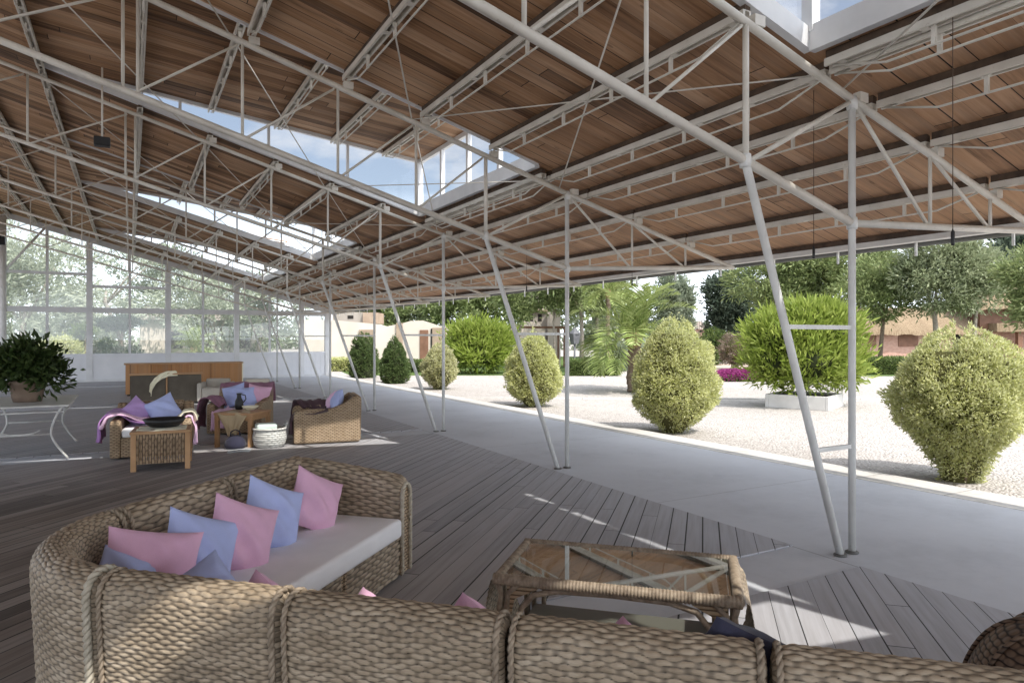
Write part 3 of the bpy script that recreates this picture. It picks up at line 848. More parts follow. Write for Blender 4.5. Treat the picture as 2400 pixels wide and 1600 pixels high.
# far arm
for i, (a, b, lab) in enumerate(((2.735, 3.50, 'wicker sofa section behind the middle lavender and pink cushions'),
                                 (3.512, 4.30, 'end section of the wicker sofa with a curved armrest beyond the pink cushion'))):
    c = W2(-2.4, (a+b)/2)
    t = thing('sofa_section', lab, 'sofa', (c[0], c[1], 0), 0, grp)
    sweep(t, 'backrest', M['wick'], straightq(a, PF), b-a, prof, du=.008, dv=.0045, pr=.029, amp=.012, lam=.11, ends=(1, 0 if i else 1), seed=20+i)
    edge_rope(t, (PF, a+.018), (-1, 0), M['rope'])
    if i == 0: edge_rope(t, (PF, b-.018), (-1, 0), M['rope'])
    mb = MB(); boxpq(mb, PF+.14, -1.99, a, b-.002, .04, .30); mb.build('seat_base', M['wick_far'], t)
    fp = [(0.0, .045), (.004, .15), (0, .30)]
    sweep(t, 'front_panel', M['wick'], (lambda a_: (lambda u: (np.c_[np.full_like(u, -1.985), a_+u], np.c_[np.ones_like(u), np.zeros_like(u)])))(a), b-a, fp, du=.008, dv=.0045, pr=.026, amp=.011, lam=.11, ends=(1, 0 if i else 1), seed=30+i)
    if i == 1:
        ap = [(.012,.05),(.012,.35),(.012,.67)] + [(-.058+.07*math.cos(PI*k/10), .70+.07*math.sin(PI*k/10)) for k in range(11)] + [(-.128,.66),(-.128,.33)]
        L = .86
        # path from the back (p=-2.84) to the front (p=-1.96), outward = +q ; the top sinks towards the front
        pf = lambda u: (np.c_[-2.83+u, np.full_like(u, 4.36)], np.c_[np.zeros_like(u), np.ones_like(u)])
        sweep(t, 'armrest', M['wick'], pf, L, ap, du=.008, dv=.0045, pr=.027, amp=.011, lam=.11, ends=(0, 1), zs=lambda u: 1.02-.13*np.clip((u-.1)/L, 0, 1)**1.2, seed=44)
        mb = MB()
        fpz = [W3(-1.965, 4.36+.005, .05), W3(-1.965, 4.36+.005, .58), W3(-1.965, 4.345, .63), W3(-1.965, 4.30, .655), W3(-1.965, 4.255, .63), W3(-1.965, 4.235, .58), W3(-1.965, 4.235, .05)]
        rope(mb, fpz, .014); mb.build('braided_edge', M['rope_pale'], t)
        mb = MB(); boxpq(mb, -2.0, -1.972, 4.245, 4.36, .05, .63); mb.build('arm_front', M['wick_far'], t)
        mb = MB(); boxpq(mb, -2.8, -1.99, 4.30, 4.35, .04, .4); mb.build('arm_core', M['wick_far'], t)

def cushion_slab(name, poly, z0, z1, mat, label, group=None):
    mb = MB(); mb.prism([W2(*q) for q in poly], 'z', z0, z1)
    o = mb.build(name, mat, None, bevel=.028)
    o.modifiers['bevel'].segments = 4
    for p_ in o.data.polygons: p_.use_smooth = True
    return tag(o, label, 'cushion', group)
cushion_slab('seat_cushion', [(-1.955,2.745),(-1.955,4.225),(-2.70,4.225),(-2.70,2.745)], .304, .432, M['seat'], 'long white canvas seat cushion on the far side of the wicker sofa')
cushion_slab('seat_cushion', [(-1.9,2.14),(.93,2.14),(.93,2.80),(-1.9,2.80)], .304, .43, M['seat'], 'white seat cushion of the near sofa row, mostly hidden behind the wicker back')
cushion_slab('seat_cushion', [(-1.92,2.16),(-1.92,2.74),(-2.68,2.74),(-2.6,2.45),(-2.42,2.27),(-2.2,2.16)], .304, .428, M['seat'], 'white seat cushion in the rounded corner below the cushions')

def pillow(label, mat, cen, yaw, tilt, spin, size=.40, thick=.088, seed=0, group='scatter cushions on the wicker sofa', asp=1.0):
    n = 26
    s = np.linspace(-1, 1, n); S, Tt = np.meshgrid(s, s, indexing='ij')
    pin = .085
    X = S*(1-pin*(1-Tt**2)**1.0)*size/2*asp
    Y = Tt*(1-pin*(1-S**2)**1.0)*size/2
    th = thick*np.clip((1-np.abs(S)**2.2), 0, 1)**.55*np.clip((1-np.abs(Tt)**2.2), 0, 1)**.55
    r_ = np.random.default_rng(seed+5)
    wr = sum(.006*np.sin(r_.uniform(3,9)*S+r_.uniform(3,9)*Tt+r_.uniform(0,6)) for _ in range(3))
    cr_ = .010*np.sin(9*np.arctan2(np.abs(Tt)-1.1, np.abs(S)-1.1))*np.exp(-3*((np.abs(S)-1)**2+(np.abs(Tt)-1)**2))
    wr = (wr+cr_)*np.clip(th/thick, 0, 1)
    fr, bk = th+wr, -th+wr*.4
    A = np.stack([X, Y, fr], -1).reshape(-1, 3); B = np.stack([X, Y, bk], -1).reshape(-1, 3)
    V = np.r_[A, B]
    i = (np.arange(n-1)[:,None]*n + np.arange(n-1)[None,:]).ravel()
    F = np.r_[np.c_[i, i+n, i+n+1, i+1], np.c_[i, i+1, i+n+1, i+n]+n*n]
    cy, sy = math.cos(yaw), math.sin(yaw)
    nvec = Vector((cy*math.cos(tilt), sy*math.cos(tilt), math.sin(tilt)))
    rt = Vector((-sy, cy, 0)); up = nvec.cross(rt)
    r2 = rt*math.cos(spin)+up*math.sin(spin); u2 = up*math.cos(spin)-rt*math.sin(spin)
    R = np.array([r2, u2, nvec])
    V = V @ R + np.array(cen)
    o = npmesh('scatter_cushion', V, F, mat, None)
    o.data.update()
    # put the origin at the base
    return tag(o, label, 'cushion', group)
YA = math.radians(-45)      # world yaw of +p axis is -45 deg
pillow('pink cushion standing on its corner at the far end against the armrest', M['pink'], W3(-2.42, 3.90, .585), YA-.30, .30, -.52, .38, seed=1)
pillow('tall lavender cushion between two pink ones, second from the armrest', M['lav'], W3(-2.46, 3.50, .595), YA-.25, .35, -.48, .40, seed=2)
pillow('pink cushion in the middle of the row between two lavender cushions', M['pink'], W3(-2.40, 3.14, .580), YA-.35, .38, -.46, .39, seed=3)
pillow('lavender cushion between the wide pink one and the middle pink one', M['lav'], W3(-2.44, 2.87, .575), YA-.36, .40, -.42, .385, seed=4)
pillow('wide pink cushion lying near the rounded corner of the sofa', M['pink'], W3(-2.46, 2.58, .585), YA-.62, .45, -.24, .36, seed=5, asp=1.15)
pillow('small lavender cushion tucked into the sofa corner at far left', M['lav'], W3(-2.50, 2.47, .555), YA-.95, .45, -.3, .28, seed=6)
pillow('lavender cushion lying in front with only its folded tip visible', M['lav'], W3(-2.12, 2.50, .50), YA-1.2, .75, .75, .34, seed=7)
for (p, q, z, m, lab, sp_) in ((-1.70, 2.40, .50, 'pink', 'pink cushion whose sunlit tip rises above the near sofa back', .78),
                          (-1.22, 2.38, .485, 'pink', 'pink cushion barely showing above the second near sofa section', .78),
                          (-.82, 2.42, .49, 'pink', 'mauve pink cushion tip showing left of the coffee table', .70),
                          (-.27, 2.40, .475, 'pink', 'dusky pink cushion tip showing in front of the coffee table', .82)):
    pillow(lab, M[m], W3(p, q, z), YA+PI/2, .35, sp_, .36, seed=int(z*1000))
pillow('dark navy cushion squeezed beside the gap at the bottom right', M['navy'], W3(.10, 2.15, .685), YA+PI/2, .5, .45, .27, .07, seed=31)

# ------------------------------------------------------------------ coffee table
P0, P1, Q0, Q1, ZT = -.97, .15, 3.19, 3.79, .50
c = W2((P0+P1)/2, (Q0+Q1)/2)
ct = thing('coffee_table', 'rattan coffee table with cane wrapped rim and glass top, partly in sun', 'coffee table', (c[0], c[1], 0))
def wrapped(mb, a, b, r, pitch=.016):
    a, b = np.array(a, float), np.array(b, float); L = np.linalg.norm(b-a); m = int(L/.004)
    t = np.linspace(0, 1, m)
    rad = r*(1-.13*np.abs(np.sin(PI*t*L/pitch))**4)
    mb.path([tuple(a+(b-a)*k) for k in t], r, 12, list(rad))
for (a, b) in (((P0-.02,Q0),(P1+.02,Q0)), ((P1,Q0),(P1,Q1)), ((P1+.02,Q1),(P0-.02,Q1)), ((P0,Q1),(P0,Q0))):
    mb = MB(); wrapped(mb, W3(*a, ZT-.028), W3(*b, ZT-.028), .029); mb.build('rim', M['rope'], ct)
mb = MB(); boxpq(mb, P0+.03, P1-.03, Q0+.03, Q1-.03, ZT-.022, ZT-.012); mb.build('glass_top', M['tableglass'], ct)
for (p, q, sp_, sq) in ((P0,Q0,1,1), (P1,Q0,-1,1), (P1,Q1,-1,-1), (P0,Q1,1,-1)):
    mb = MB()
    for (dx, dy) in ((0,0), (.035,0), (0,.035)):
        mb.path([W3(p+sp_*dx, q+sq*dy, .0), W3(p+sp_*dx, q+sq*dy, .25), W3(p+sp_*(dx+.015), q+sq*(dy+.01), .40), W3(p+sp_*dx*3, q+sq*dy*3, ZT-.04)], .015, 8)
    mb.build('leg', M['rope'], ct)
for q in (Q0, Q1):
    mb = MB()
    pts = [(P0+.09, .03), (P0+.095, .22), (P0+.12, .34), (P0+.18, .41), (P0+.30, .44), ((P0+P1)/2, .447), (P1-.30, .44), (P1-.18, .41), (P1-.12, .34), (P1-.095, .22), (P1-.09, .03)]
    sm = []
    for i in range(len(pts)-1):
        for k in range(4):
            f = k/4; sm.append((pts[i][0]*(1-f)+pts[i+1][0]*f, pts[i][1]*(1-f)+pts[i+1][1]*f))
    sm.append(pts[-1])
    mb.path([W3(p, q, z) for p, z in sm], .014, 8); mb.build('hoop', M['rope'], ct)
for p, s_ in ((P1, 1), (P0, -1)):
    fp = [(0.0, .05), (.055, .18), (.075, .32), (.055, .43), (.02, ZT-.02)]
    pf = (lambda pp, ss: (lambda u: (np.c_[np.full_like(u, pp), Q0+.05+u], np.c_[np.full_like(u, ss), np.zeros_like(u)])))(p, s_)
    sweep(ct, 'side_panel', M['wick'], pf, Q1-Q0-.10, fp, du=.008, dv=.0045, amp=.005, ends=(0, 0), seed=60+s_)
for q in (Q0+.02, Q1-.02):
    mb = MB(); mb.tube(W3(P0, q, .07), W3(P1, q, .07), .014, 8); mb.build('stretcher', M['rope'], ct)

mb = MB(); boxpq(mb, P0+.05, P1-.05, Q0+.04, Q1-.04, .130, .150); mb.build('lower_shelf', M['wick_pale'], ct, bevel=.006)
for (pa, pb) in ((P0+.045, P0+.20), (P1-.045, P1-.20)):
    for q in (Q0+.004, Q1-.004):
        mb = MB(); c0, c1, c2 = W3(pa, q, .20), W3(pa, q, ZT-.06), W3(pb, q, ZT-.062)
        d0 = [W3(pa, q+.012, .20), W3(pa, q+.012, ZT-.06), W3(pb, q+.012, ZT-.062)]
        m_ = W3(pa+(pb-pa)*.25, q, .38); m2 = W3(pa+(pb-pa)*.25, q+.012, .38)
        mb.add([c0, c1, c2, m_, d0[0], d0[1], d0[2], m2], [(0,1,2,3),(7,6,5,4),(0,4,5,1),(1,5,6,2),(2,6,7,3),(3,7,4,0)]); mb.build('corner_panel', M['wick_far'], ct)
# dark round wicker chair at the right edge
dw = thing('wicker_pouf', 'dark brown rounded wicker pouf cut off at the bottom right edge', 'pouf', W3(1.27, 2.72, 0))
mb = MB(); pr2 = [(0,.02),(.30,.02)] + [(.395*max(0, math.cos(q))**.55*(1-.06*math.sin(q)), .30+.375*math.sin(q)*(1 if q > 0 else .72)) for q in np.linspace(-1.0, PI/2, 22)]
pp, _ = resample(pr2, .02); mb.lathe([tuple(q) for q in pp], W3(1.27, 2.72, 0), 72); mb.build('body', M['wick_dark'], dw)
mb = MB()
for k in range(10):
    a = 2*PI*k/10
    x, y = W2(1.27, 2.72)
    mb.path([(x+(r_+.006)*math.cos(a), y+(r_+.006)*math.sin(a), z) for r_, z in pr2[2:-1]], .008, 6)
mb.build('ribs', M['wick_dark'], dw)

# ------------------------------------------------------------------ leaf tools (used for the pot plant and the garden)
def unit(a): return a/np.maximum(np.linalg.norm(a, axis=1), 1e-9)[:,None]
def leaf_quads(C, D, L, Wd, curl=.15):
    n = len(C)
    L = np.broadcast_to(L, n)[:,None]*rng.uniform(.6, 1.25, (n,1)); Wd = np.broadcast_to(Wd, n)[:,None]*rng.uniform(.7, 1.2, (n,1))
    side = unit(np.cross(D, rng.normal(size=(n,3))))
    nrm = np.cross(D, side)
    V = np.stack([C, C+D*L*.5+side*Wd*.5+nrm*L*curl, C+D*L, C+D*L*.5-side*Wd*.5+nrm*L*curl], 1).reshape(-1, 3)
    F = np.arange(4*n).reshape(n, 4)
    return V, F
def on_blobs(blobs, n, inner=.55):
    B = np.array(blobs, float)
    w = (B[:,3]*B[:,4]+B[:,4]*B[:,5]+B[:,3]*B[:,5]); w /= w.sum()
    i = rng.choice(len(B), n, p=w)
    d = unit(rng.normal(size=(n,3)))
    r = inner + (1-inner)*rng.random((n,1))**.6
    return B[i,:3] + d*B[i,3:6]*r, d
def crown(parent, name, mat, blobs, n, L, Wd, clump=24, cr=.25, up=.25, out=.8, inner=.6, rnd=.7):
    m = max(4, n//clump)
    cc, cd = on_blobs(blobs, m, inner)
    i = rng.integers(0, m, n)
    off = rng.normal(size=(n,3))*cr*np.array([1,1,.7])
    C = cc[i]+off
    D = unit(cd[i]*out + rng.normal(size=(n,3))*rnd + unit(off)*.4 + np.array([0,0,up]))
    V, F = leaf_quads(C, D, L, Wd)
    return npmesh(name, V, F, mat, parent, smooth=False)

# ------------------------------------------------------------------ far seating group
def armchair(label, loc, rot, w=.95, d=.90, hb=.72, ha=.56, seatmat=None, mat=None):
    t = thing('wicker_armchair', label, 'armchair', (loc[0], loc[1], 0), rot, 'wicker armchairs of the far seating group')
    mat = mat or M['wick_far']
    for s_ in (-1, 1):
        x0, x1 = sorted((s_*w/2, s_*(w/2-.13)))
        mb = MB(); mb.prism([(-d/2,.03),(d/2,.03),(d/2,hb-.02),(d/2-.10,hb),(d/2-.24,ha+.07),(d/2-.42,ha),(-d/2+.04,ha-.02),(-d/2,ha-.08)], 'x', x0, x1)
        mb.build('arm', mat, t, True, bevel=.03)
    mb = MB(); mb.prism([(d/2-.14,.03),(d/2+.02,.03),(d/2+.035,hb-.04),(d/2-.02,hb+.01),(d/2-.10,hb-.01),(d/2-.16,.40)], 'x', -w/2+.128, w/2-.128)
    mb.build('backrest', mat, t, True, bevel=.025)
    mb = MB(); mb.box(-w/2+.132, w/2-.132, -d/2+.02, d/2-.15, .04, .30); mb.build('seat_base', mat, t, True, bevel=.01)
    mb = MB(); mb.box(-w/2+.135, w/2-.135, -d/2+.03, d/2-.15, .302, .42); mb.build('seat_cushion', seatmat or M['seat'], t, True, bevel=.03)
    return t
def place(root, p):
    c, s_ = math.cos(root.rotation_euler.z), math.sin(root.rotation_euler.z)
    return (root.location.x + p[0]*c - p[1]*s_, root.location.y + p[0]*s_ + p[1]*c, p[2])
def drape(name, mat, line, wdir, width, label, cat='throw', root=None, seed=0, amp=.02, group=None, taper=0):
    """cloth following a cross-section polyline, spread along wdir; points local to root"""
    r_ = np.random.default_rng(seed)
    ln = np.array(line, float)
    s = np.r_[0, np.cumsum(np.linalg.norm(np.diff(ln, axis=0), axis=1))]
    n, m = 34, 22
    t = np.linspace(0, s[-1], n)
    P = np.stack([np.interp(t, s, ln[:,k]) for k in range(3)], -1)
    k3 = np.ones(3)/3
    for k in range(3):
        P[1:-1,k] = np.convolve(P[:,k], k3, 'valid')
    w = np.linspace(-.5, .5, m)
    wd = np.array(wdir, float); wd /= np.linalg.norm(wd)
    T = np.gradient(P, axis=0); N = unit(np.cross(T, wd))
    V = P[:,None,:] + wd[None,None,:]*(w*width)[None,:,None]*(1-taper*np.abs(np.linspace(-1,1,n))[:,None,None])
    ph = r_.uniform(0, 6, 6)
    A, B = np.meshgrid(t, w, indexing='ij')
    hang = np.clip(np.abs(np.linspace(-1, 1, n))-.25, 0, 1)[:,None]
    f = amp*(np.sin(B*22+ph[0])+.6*np.sin(B*41+A*5+ph[1]))*(.3+hang*1.2) + .008*np.sin(A*19+B*9+ph[2])
    V = V + N[:,None,:]*(f[:,:,None]+amp*1.3)
    V[:,:,2] += .03*np.sin(B*7+ph[3])*hang
    V = V.reshape(-1, 3)
    if root is not None: V = np.array([place(root, p) for p in V])
    i = (np.arange(n-1)[:,None]*m + np.arange(m-1)[None,:]).ravel()
    o = npmesh(name, V, np.c_[i, i+1, i+m+1, i+m], mat, None)
    so_ = o.modifiers.new('thick', 'SOLIDIFY'); so_.thickness = .012
    return tag(o, label, cat, group)

chA = armchair('wicker armchair behind the slatted low table, purple throw over its left arm', (.30, 10.95), math.radians(-6), 1.0, .92)
chB = armchair('wicker armchair in the middle with plum throws and lavender cushions, behind the draped table', (1.70, 12.75), math.radians(-22), .90, .92, .78)
chC = armchair('boxy wicker armchair seen from its side at the right of the group', (2.74, 11.02), math.radians(-100), .90, 1.0, .74, .56)
drape('throw', M['purple'], [(-.62,-.1,.24),(-.60,-.1,.50),(-.54,-.08,.605),(-.43,-.05,.60),(-.30,-.02,.50),(-.1,.0,.45)], (0,1,0), .62, 'purple throw hanging over the left arm of the slatted table armchair', root=chA, seed=1, amp=.018)
drape('throw', M['rose'], [(-.575,-.35,.44),(-.52,-.36,.585),(-.40,-.33,.60),(-.2,-.22,.52),(.0,-.15,.46)], (0,1,0), .22, 'pale pink cloth edge lying over the purple throw', root=chA, seed=2, amp=.014)
drape('throw', M['rose'], [(.56,-.33,.16),(.565,-.32,.40),(.52,-.30,.575),(.44,-.28,.585),(.33,-.25,.47)], (0,1,0), .26, 'pale pink throw trailing down the right arm of the armchair', root=chA, seed=3, amp=.014)
drape('throw', M['cream'], [(.30,-.25,.45),(.40,-.25,.60),(.50,-.26,.60),(.535,-.27,.50)], (0,1,0), .34, 'cream cloth over the right arm beside the black tray', root=chA, seed=4, amp=.012)
pl = place(chA, (.10, .18, .60)); pillow('lavender cushion leaning in the far armchair behind the black tray', M['lav'], pl, math.radians(-96), .45, .5, .42, group='cushions in the far armchairs', seed=40)
pl = place(chA, (-.24, .20, .58)); pillow('violet cushion beside the purple throw in the far armchair', M['violet'], pl, math.radians(-80), .45, .75, .38, group='cushions in the far armchairs', seed=41)
drape('throw', M['mauve'], [(-.58,-.2,.12),(-.585,-.2,.40),(-.52,-.18,.60),(-.42,-.16,.61),(-.30,-.12,.46)], (0,1,0), .55, 'plum throw over the left arm of the middle armchair', root=chB, seed=5)
drape('throw', M['mauve'], [(.0,.52,.50),(.0,.515,.74),(.0,.46,.815),(.0,.40,.80),(.0,.32,.60)], (1,0,0), .92, 'plum throw folded over the back of the middle armchair', root=chB, seed=6)
pl = place(chB, (-.17, .18, .62)); pillow('lavender cushion at the left in the middle armchair', M['lav'], pl, math.radians(-125), .4, .3, .42, group='cushions in the far armchairs', seed=42)
pl = place(chB, (.06, .10, .60)); pillow('second lavender cushion overlapping in the middle armchair', M['lav'], pl, math.radians(-110), .45, .1, .40, group='cushions in the far armchairs', seed=43)
pl = place(chB, (.25, .16, .62)); pillow('pink cushion at the right in the middle armchair', M['pink'], pl, math.radians(-100), .4, -.2, .40, group='cushions in the far armchairs', seed=44)
drape('throw', M['rose'], [(-.20,-.54,.12),(-.20,-.52,.40),(-.20,-.44,.455),(-.18,-.2,.45)], (1,0,0), .30, 'pink cloth hanging from the seat of the middle armchair', root=chB, seed=7, amp=.014)
drape('throw', M['plum'], [(-.58,-.28,.14),(-.57,-.27,.42),(-.50,-.24,.585),(-.40,-.2,.59),(-.3,-.1,.47)], (0,1,0), .50, 'dark plum throw over the far arm of the boxy armchair', root=chC, seed=8)
drape('throw', M['plum'], [(.12,-.57,.16),(.12,-.55,.40),(.14,-.48,.50),(.2,-.3,.51),(.3,.0,.55)], (1,0,0), .52, 'dark plum throw falling over the front of the boxy armchair', root=chC, seed=9)
pl = place(chC, (.12, .17, .63)); pillow('lavender cushion against the back of the boxy armchair', M['lav'], pl, math.radians(170), .3, .1, .42, group='cushions in the far armchairs', seed=45)
pl = place(chC, (-.2, .12, .60)); pillow('pale rose cushion in the boxy armchair', M['rose'], pl, math.radians(160), .4, .3, .36, group='cushions in the far armchairs', seed=46)

def lowtable(label, loc, rot, w, d, h, slats=False):
    t = thing('low_table', label, 'table', (loc[0], loc[1], 0), rot)
    for sx in (-1, 1):
        for sy in (-1, 1):
            mb = MB(); x, y = sx*(w/2-.03), sy*(d/2-.03)
            mb.box(x-.03, x+.03, y-.03, y+.03, 0, h-.035); mb.build('leg', M['wood'], t, True, bevel=.004)
    mb = MB(); mb.box(-w/2-.01, w/2+.01, -d/2-.01, d/2+.01, h-.035, h); mb.build('table_top', M['wood'], t, True, bevel=.008)
    for (x0,x1,y0,y1) in ((-w/2+.06,w/2-.06,-d/2+.01,-d/2+.03), (-w/2+.06,w/2-.06,d/2-.03,d/2-.01), (-w/2+.01,-w/2+.03,-d/2+.06,d/2-.06), (w/2-.03,w/2-.01,-d/2+.06,d/2-.06)):
        mb = MB()
        if slats:
            mb.box(x0, x1, y0, y1, h-.10, h-.036); mb.box(x0, x1, y0, y1, .10, .14)
            L = max(x1-x0, y1-y0); n = int(L/.024)
            for k in range(n):
                f = (k+.5)/n
                if x1-x0 > y1-y0: X = x0+(x1-x0)*f; mb.box(X-.009, X+.009, y0+.003, y1-.003, .139, h-.099)
                else: Y = y0+(y1-y0)*f; mb.box(x0+.003, x1-.003, Y-.009, Y+.009, .139, h-.099)
        else:
            mb.box(x0, x1, y0, y1, h-.11, h-.036)
        mb.build('apron', M['wick_slat'] if slats else M['wood'], t, True)
    return t
tA = lowtable('low cane table with wooden legs and slatted sides in front of the purple armchair', (.36, 9.78), math.radians(-6), .66, .62, .50, True)
tB = lowtable('small honey wood table with cloth corner hanging down its front', (1.52, 11.20), math.radians(-38), .60, .58, .52)
x, y, _ = place(tA, (.02, .02, 0))
tr = thing('round_tray', 'round black tray on the slatted low table', 'tray', (x, y, .52))
mb = MB(); mb.lathe([(0,.0),(.17,.0),(.22,.045),(.25,.095),(.24,.097),(.205,.045),(.16,.014),(0,.014)], (x,y,.522), 32); mb.build('body', M['black'], tr)
drape('table_cloth', M['cream'], [(-.02,-.30,.48),(.0,-.31,.508),(.0,-.1,.512),(.0,.1,.512),(.0,.31,.508)], (1,0,0), .56, 'pale cloth spread under the black tray', 'cloth', tA, 10, .003)
drape('table_cloth', M['beige'], [(.0,-.335,.20),(.0,-.325,.35),(.0,-.30,.53),(.0,-.1,.532),(.0,.1,.532)], (1,0,0), .54, 'beige cloth hanging in a point over the front of the small wood table', 'cloth', tB, 11, .006, None, .75)
x, y, _ = place(tB, (-.08, .02, 0))
bo = thing('dark_jug', 'tall dark glossy jug standing on the small wood table', 'jug', (x, y, .54))
mb = MB(); mb.lathe([(0,0),(.05,0),(.065,.06),(.06,.13),(.035,.18),(.03,.22),(.042,.25),(.03,.25),(0,.24)], (x,y,.545), 20); mb.build('body', M['black'], bo)
mb = MB(); mb.path([(x+.036,y,.775),(x+.09,y,.76),(x+.10,y,.70),(x+.062,y,.65)], .008, 8); mb.build('handle', M['black'], bo)
x, y, _ = place(tB, (.13, -.02, 0))
bw = thing('shallow_bowl', 'shallow cream bowl beside the dark jug', 'bowl', (x, y, .54))
mb = MB(); mb.lathe([(0,0),(.05,0),(.12,.05),(.125,.06),(.115,.058),(.05,.015),(0,.012)], (x,y,.545), 24); mb.build('body', M['cream'], bw)
# white basket with folded towel
bx, by = 1.83, 10.72
bs = thing('wicker_basket', 'round white wicker basket on the floor between table and boxy armchair', 'basket', (bx, by, 0))
mb = MB(); pb, _ = resample([(0,.0),(.17,.0),(.225,.06),(.245,.15),(.235,.24),(.22,.29),(.205,.28),(.215,.16),(.17,.03),(0,.025)], .012)
mb.lathe([tuple(q) for q in pb], (bx,by,0), 32); mb.build('body', M['wick_white'], bs)
mb = MB(); mb.path([(bx+.23*math.cos(a), by+.23*math.sin(a), .29) for a in np.linspace(0, 2*PI, 33)], .018, 8, cap=False); mb.build('rim', M['wick_white'], bs)
for s_ in (1,):
    mb = MB(); mb.path([(bx+.2*s_, by-.08, .28), (bx+.245*s_, by-.06, .36), (bx+.25*s_, by, .385), (bx+.245*s_, by+.06, .36), (bx+.2*s_, by+.08, .28)], .012, 8); mb.build('handle', M['wick_white'], bs)
mb = MB(); mb.box(bx-.20, bx+.09, by-.13, by+.12, .23, .37); o = mb.build('folded_towel', M['mint'], None, bevel=.03); tag(o, 'pale mint folded towel in the white basket', 'towel')
# magazines and bag on the floor
mg = thing('magazine', 'open blue and white magazine on the floor by the small table', 'magazine', (1.33, 10.52, .015))
mb = MB(); mb.add([(1.20,10.42,.018),(1.36,10.38,.035),(1.40,10.60,.035),(1.24,10.64,.018),(1.50,10.40,.018),(1.55,10.60,.018)], [(0,1,2,3),(1,4,5,2)]); o = mb.build('pages', M['paper'], mg)
so_ = o.modifiers.new('thick', 'SOLIDIFY'); so_.thickness = .008
bg_ = thing('cloth_bag', 'small dark slate bag on the floor under the small table', 'bag', (1.36, 10.83, .014))
mb = MB(); mb.lathe([(0,0),(.13,0),(.155,.05),(.14,.12),(.09,.17),(.05,.19),(0,.195)], (1.36,10.83,.015), 18); mb.build('body', M['navy'], bg_)
mb = MB(); mb.path([(1.29,10.83,.18),(1.30,10.83,.26),(1.36,10.83,.29),(1.42,10.83,.26),(1.43,10.83,.18)], .009, 6); mb.build('handle', M['navy'], bg_)

# ------------------------------------------------------------------ white iron table with a pot plant
it = thing('iron_table', 'white wrought iron table with curved legs at the left edge', 'table', (-1.28, 11.85, 0))
mb = MB(); mb.box(-1.86, -.72, 10.95, 12.85, .725, .75); mb.build('table_top', M['iron'], it, bevel=.008)
mb = MB()
lp = [(-1.80,11.0),(-.78,11.0),(-.78,12.80),(-1.80,12.80)]
for a, b in zip(lp, lp[1:]+lp[:1]): mb.tube((*a,.655), (*b,.655), .011, 8)
mb.build('apron', M['iron'], it)
for (x, y, sx, sy) in ((-1.72,11.02,-1,-1), (-.84,11.02,1,-1), (-.84,12.75,1,1), (-1.72,12.75,-1,1)):
    pts = [(x+sx*.05, y, .725)]
    for k in range(15):
        f = k/14; z = .70*(1-f)
        pts.append((x - sx*.11*math.sin(PI*min(1, f*1.05))*1.0 + sx*(.02 if f < .5 else .02+.16*(f-.5)), y, max(z, .014)))
    mb = MB(); mb.path(pts, .016, 10); mb.build('leg', M['iron'], it)
mb = MB(); mb.tube((-1.62,11.02,.36), (-.94,11.02,.36), .012, 8); mb.build('stretcher', M['iron'], it)
mb = MB(); mb.tube((-1.62,12.75,.36), (-.94,12.75,.36), .012, 8); mb.build('stretcher', M['iron'], it)
mb = MB(); mb.path([(-1.28+.22*math.cos(a), 11.02, .42+.05*math.sin(a)) for a in np.linspace(PI, 2*PI, 13)], .009, 8); mb.build('scroll', M['iron'], it)
px, py = -1.27, 11.75
pt = thing('potted_plant', 'bushy dark green plant in an old clay pot on the white iron table', 'plant', (px, py, .75))
mb = MB(); mb.lathe([(0,0),(.17,0),(.19,.08),(.205,.22),(.225,.24),(.225,.30),(.20,.30),(.19,.26),(0,.25)], (px,py,.752), 28); mb.build('pot', M['terracotta'], pt)
crown(pt, 'foliage', M['L_pot'], [(px,py,1.26,.37,.37,.28),(px+.2,py-.1,1.12,.23,.23,.22),(px-.2,py,1.18,.25,.25,.22),(px+.05,py,1.45,.23,.23,.2)], 2600, .13, .050, 14, .07, .35, .9, .25)
mb = MB()
for k in range(14):
    a = rng.uniform(0, 2*PI); r_ = rng.uniform(.1, .36)
    mb.path([(px,py,1.0),(px+.4*r_*math.cos(a),py+.4*r_*math.sin(a),1.25),(px+r_*math.cos(a),py+r_*math.sin(a),1.45+rng.uniform(-.1,.12))], .008, 5)
mb.build('stems', M['bark'], pt)

# ------------------------------------------------------------------ things before the end wall
cn = thing('reception_counter', 'long low orange timber counter in front of the white dado', 'counter', (1.4, 22, 0))
mb = MB(); mb.box(-.12, 2.95, 22.0, 22.6, .06, .89); mb.build('body', M['wood_orange'], cn)
mb = MB(); mb.box(-.16, 2.99, 21.96, 22.64, .892, .925); mb.build('counter_top', M['wood'], cn, bevel=.004)
mb = MB(); mb.box(-.08, 2.91, 22.04, 22.58, .014, .06); mb.build('plinth', M['dark'], cn)
mb = MB(); mb.box(2.952, 2.985, 22.0, 22.6, .02, .89); mb.build('end_panel', M['cream'], cn)
ds = thing('high_back_sofa', 'dark olive sofa seen from behind with two panels and timber top rail', 'sofa', (.78, 18.9, 0))
for (a, b) in ((.0,.76), (.80,1.56)):
    mb = MB(); mb.box(a, b, 18.75, 18.85, .05, .74); mb.build('back_panel', M['darkpanel'], ds, bevel=.02)
mb = MB(); mb.box(-.03, 1.59, 18.73, 18.87, .742, .785); mb.build('top_rail', M['wood'], ds, bevel=.006)
mb = MB(); mb.box(.764, .796, 18.74, 18.86, .02, .741); mb.build('middle_post', M['wood'], ds)
mb = MB(); mb.box(0, 1.56, 18.86, 19.6, .08, .42); mb.build('seat_base', M['darkpanel'], ds, bevel=.03)
for x0 in (.02, 1.48):
    mb = MB(); mb.box(x0, x0+.06, 19.5, 19.58, .014, .08); mb.build('leg', M['wood'], ds)
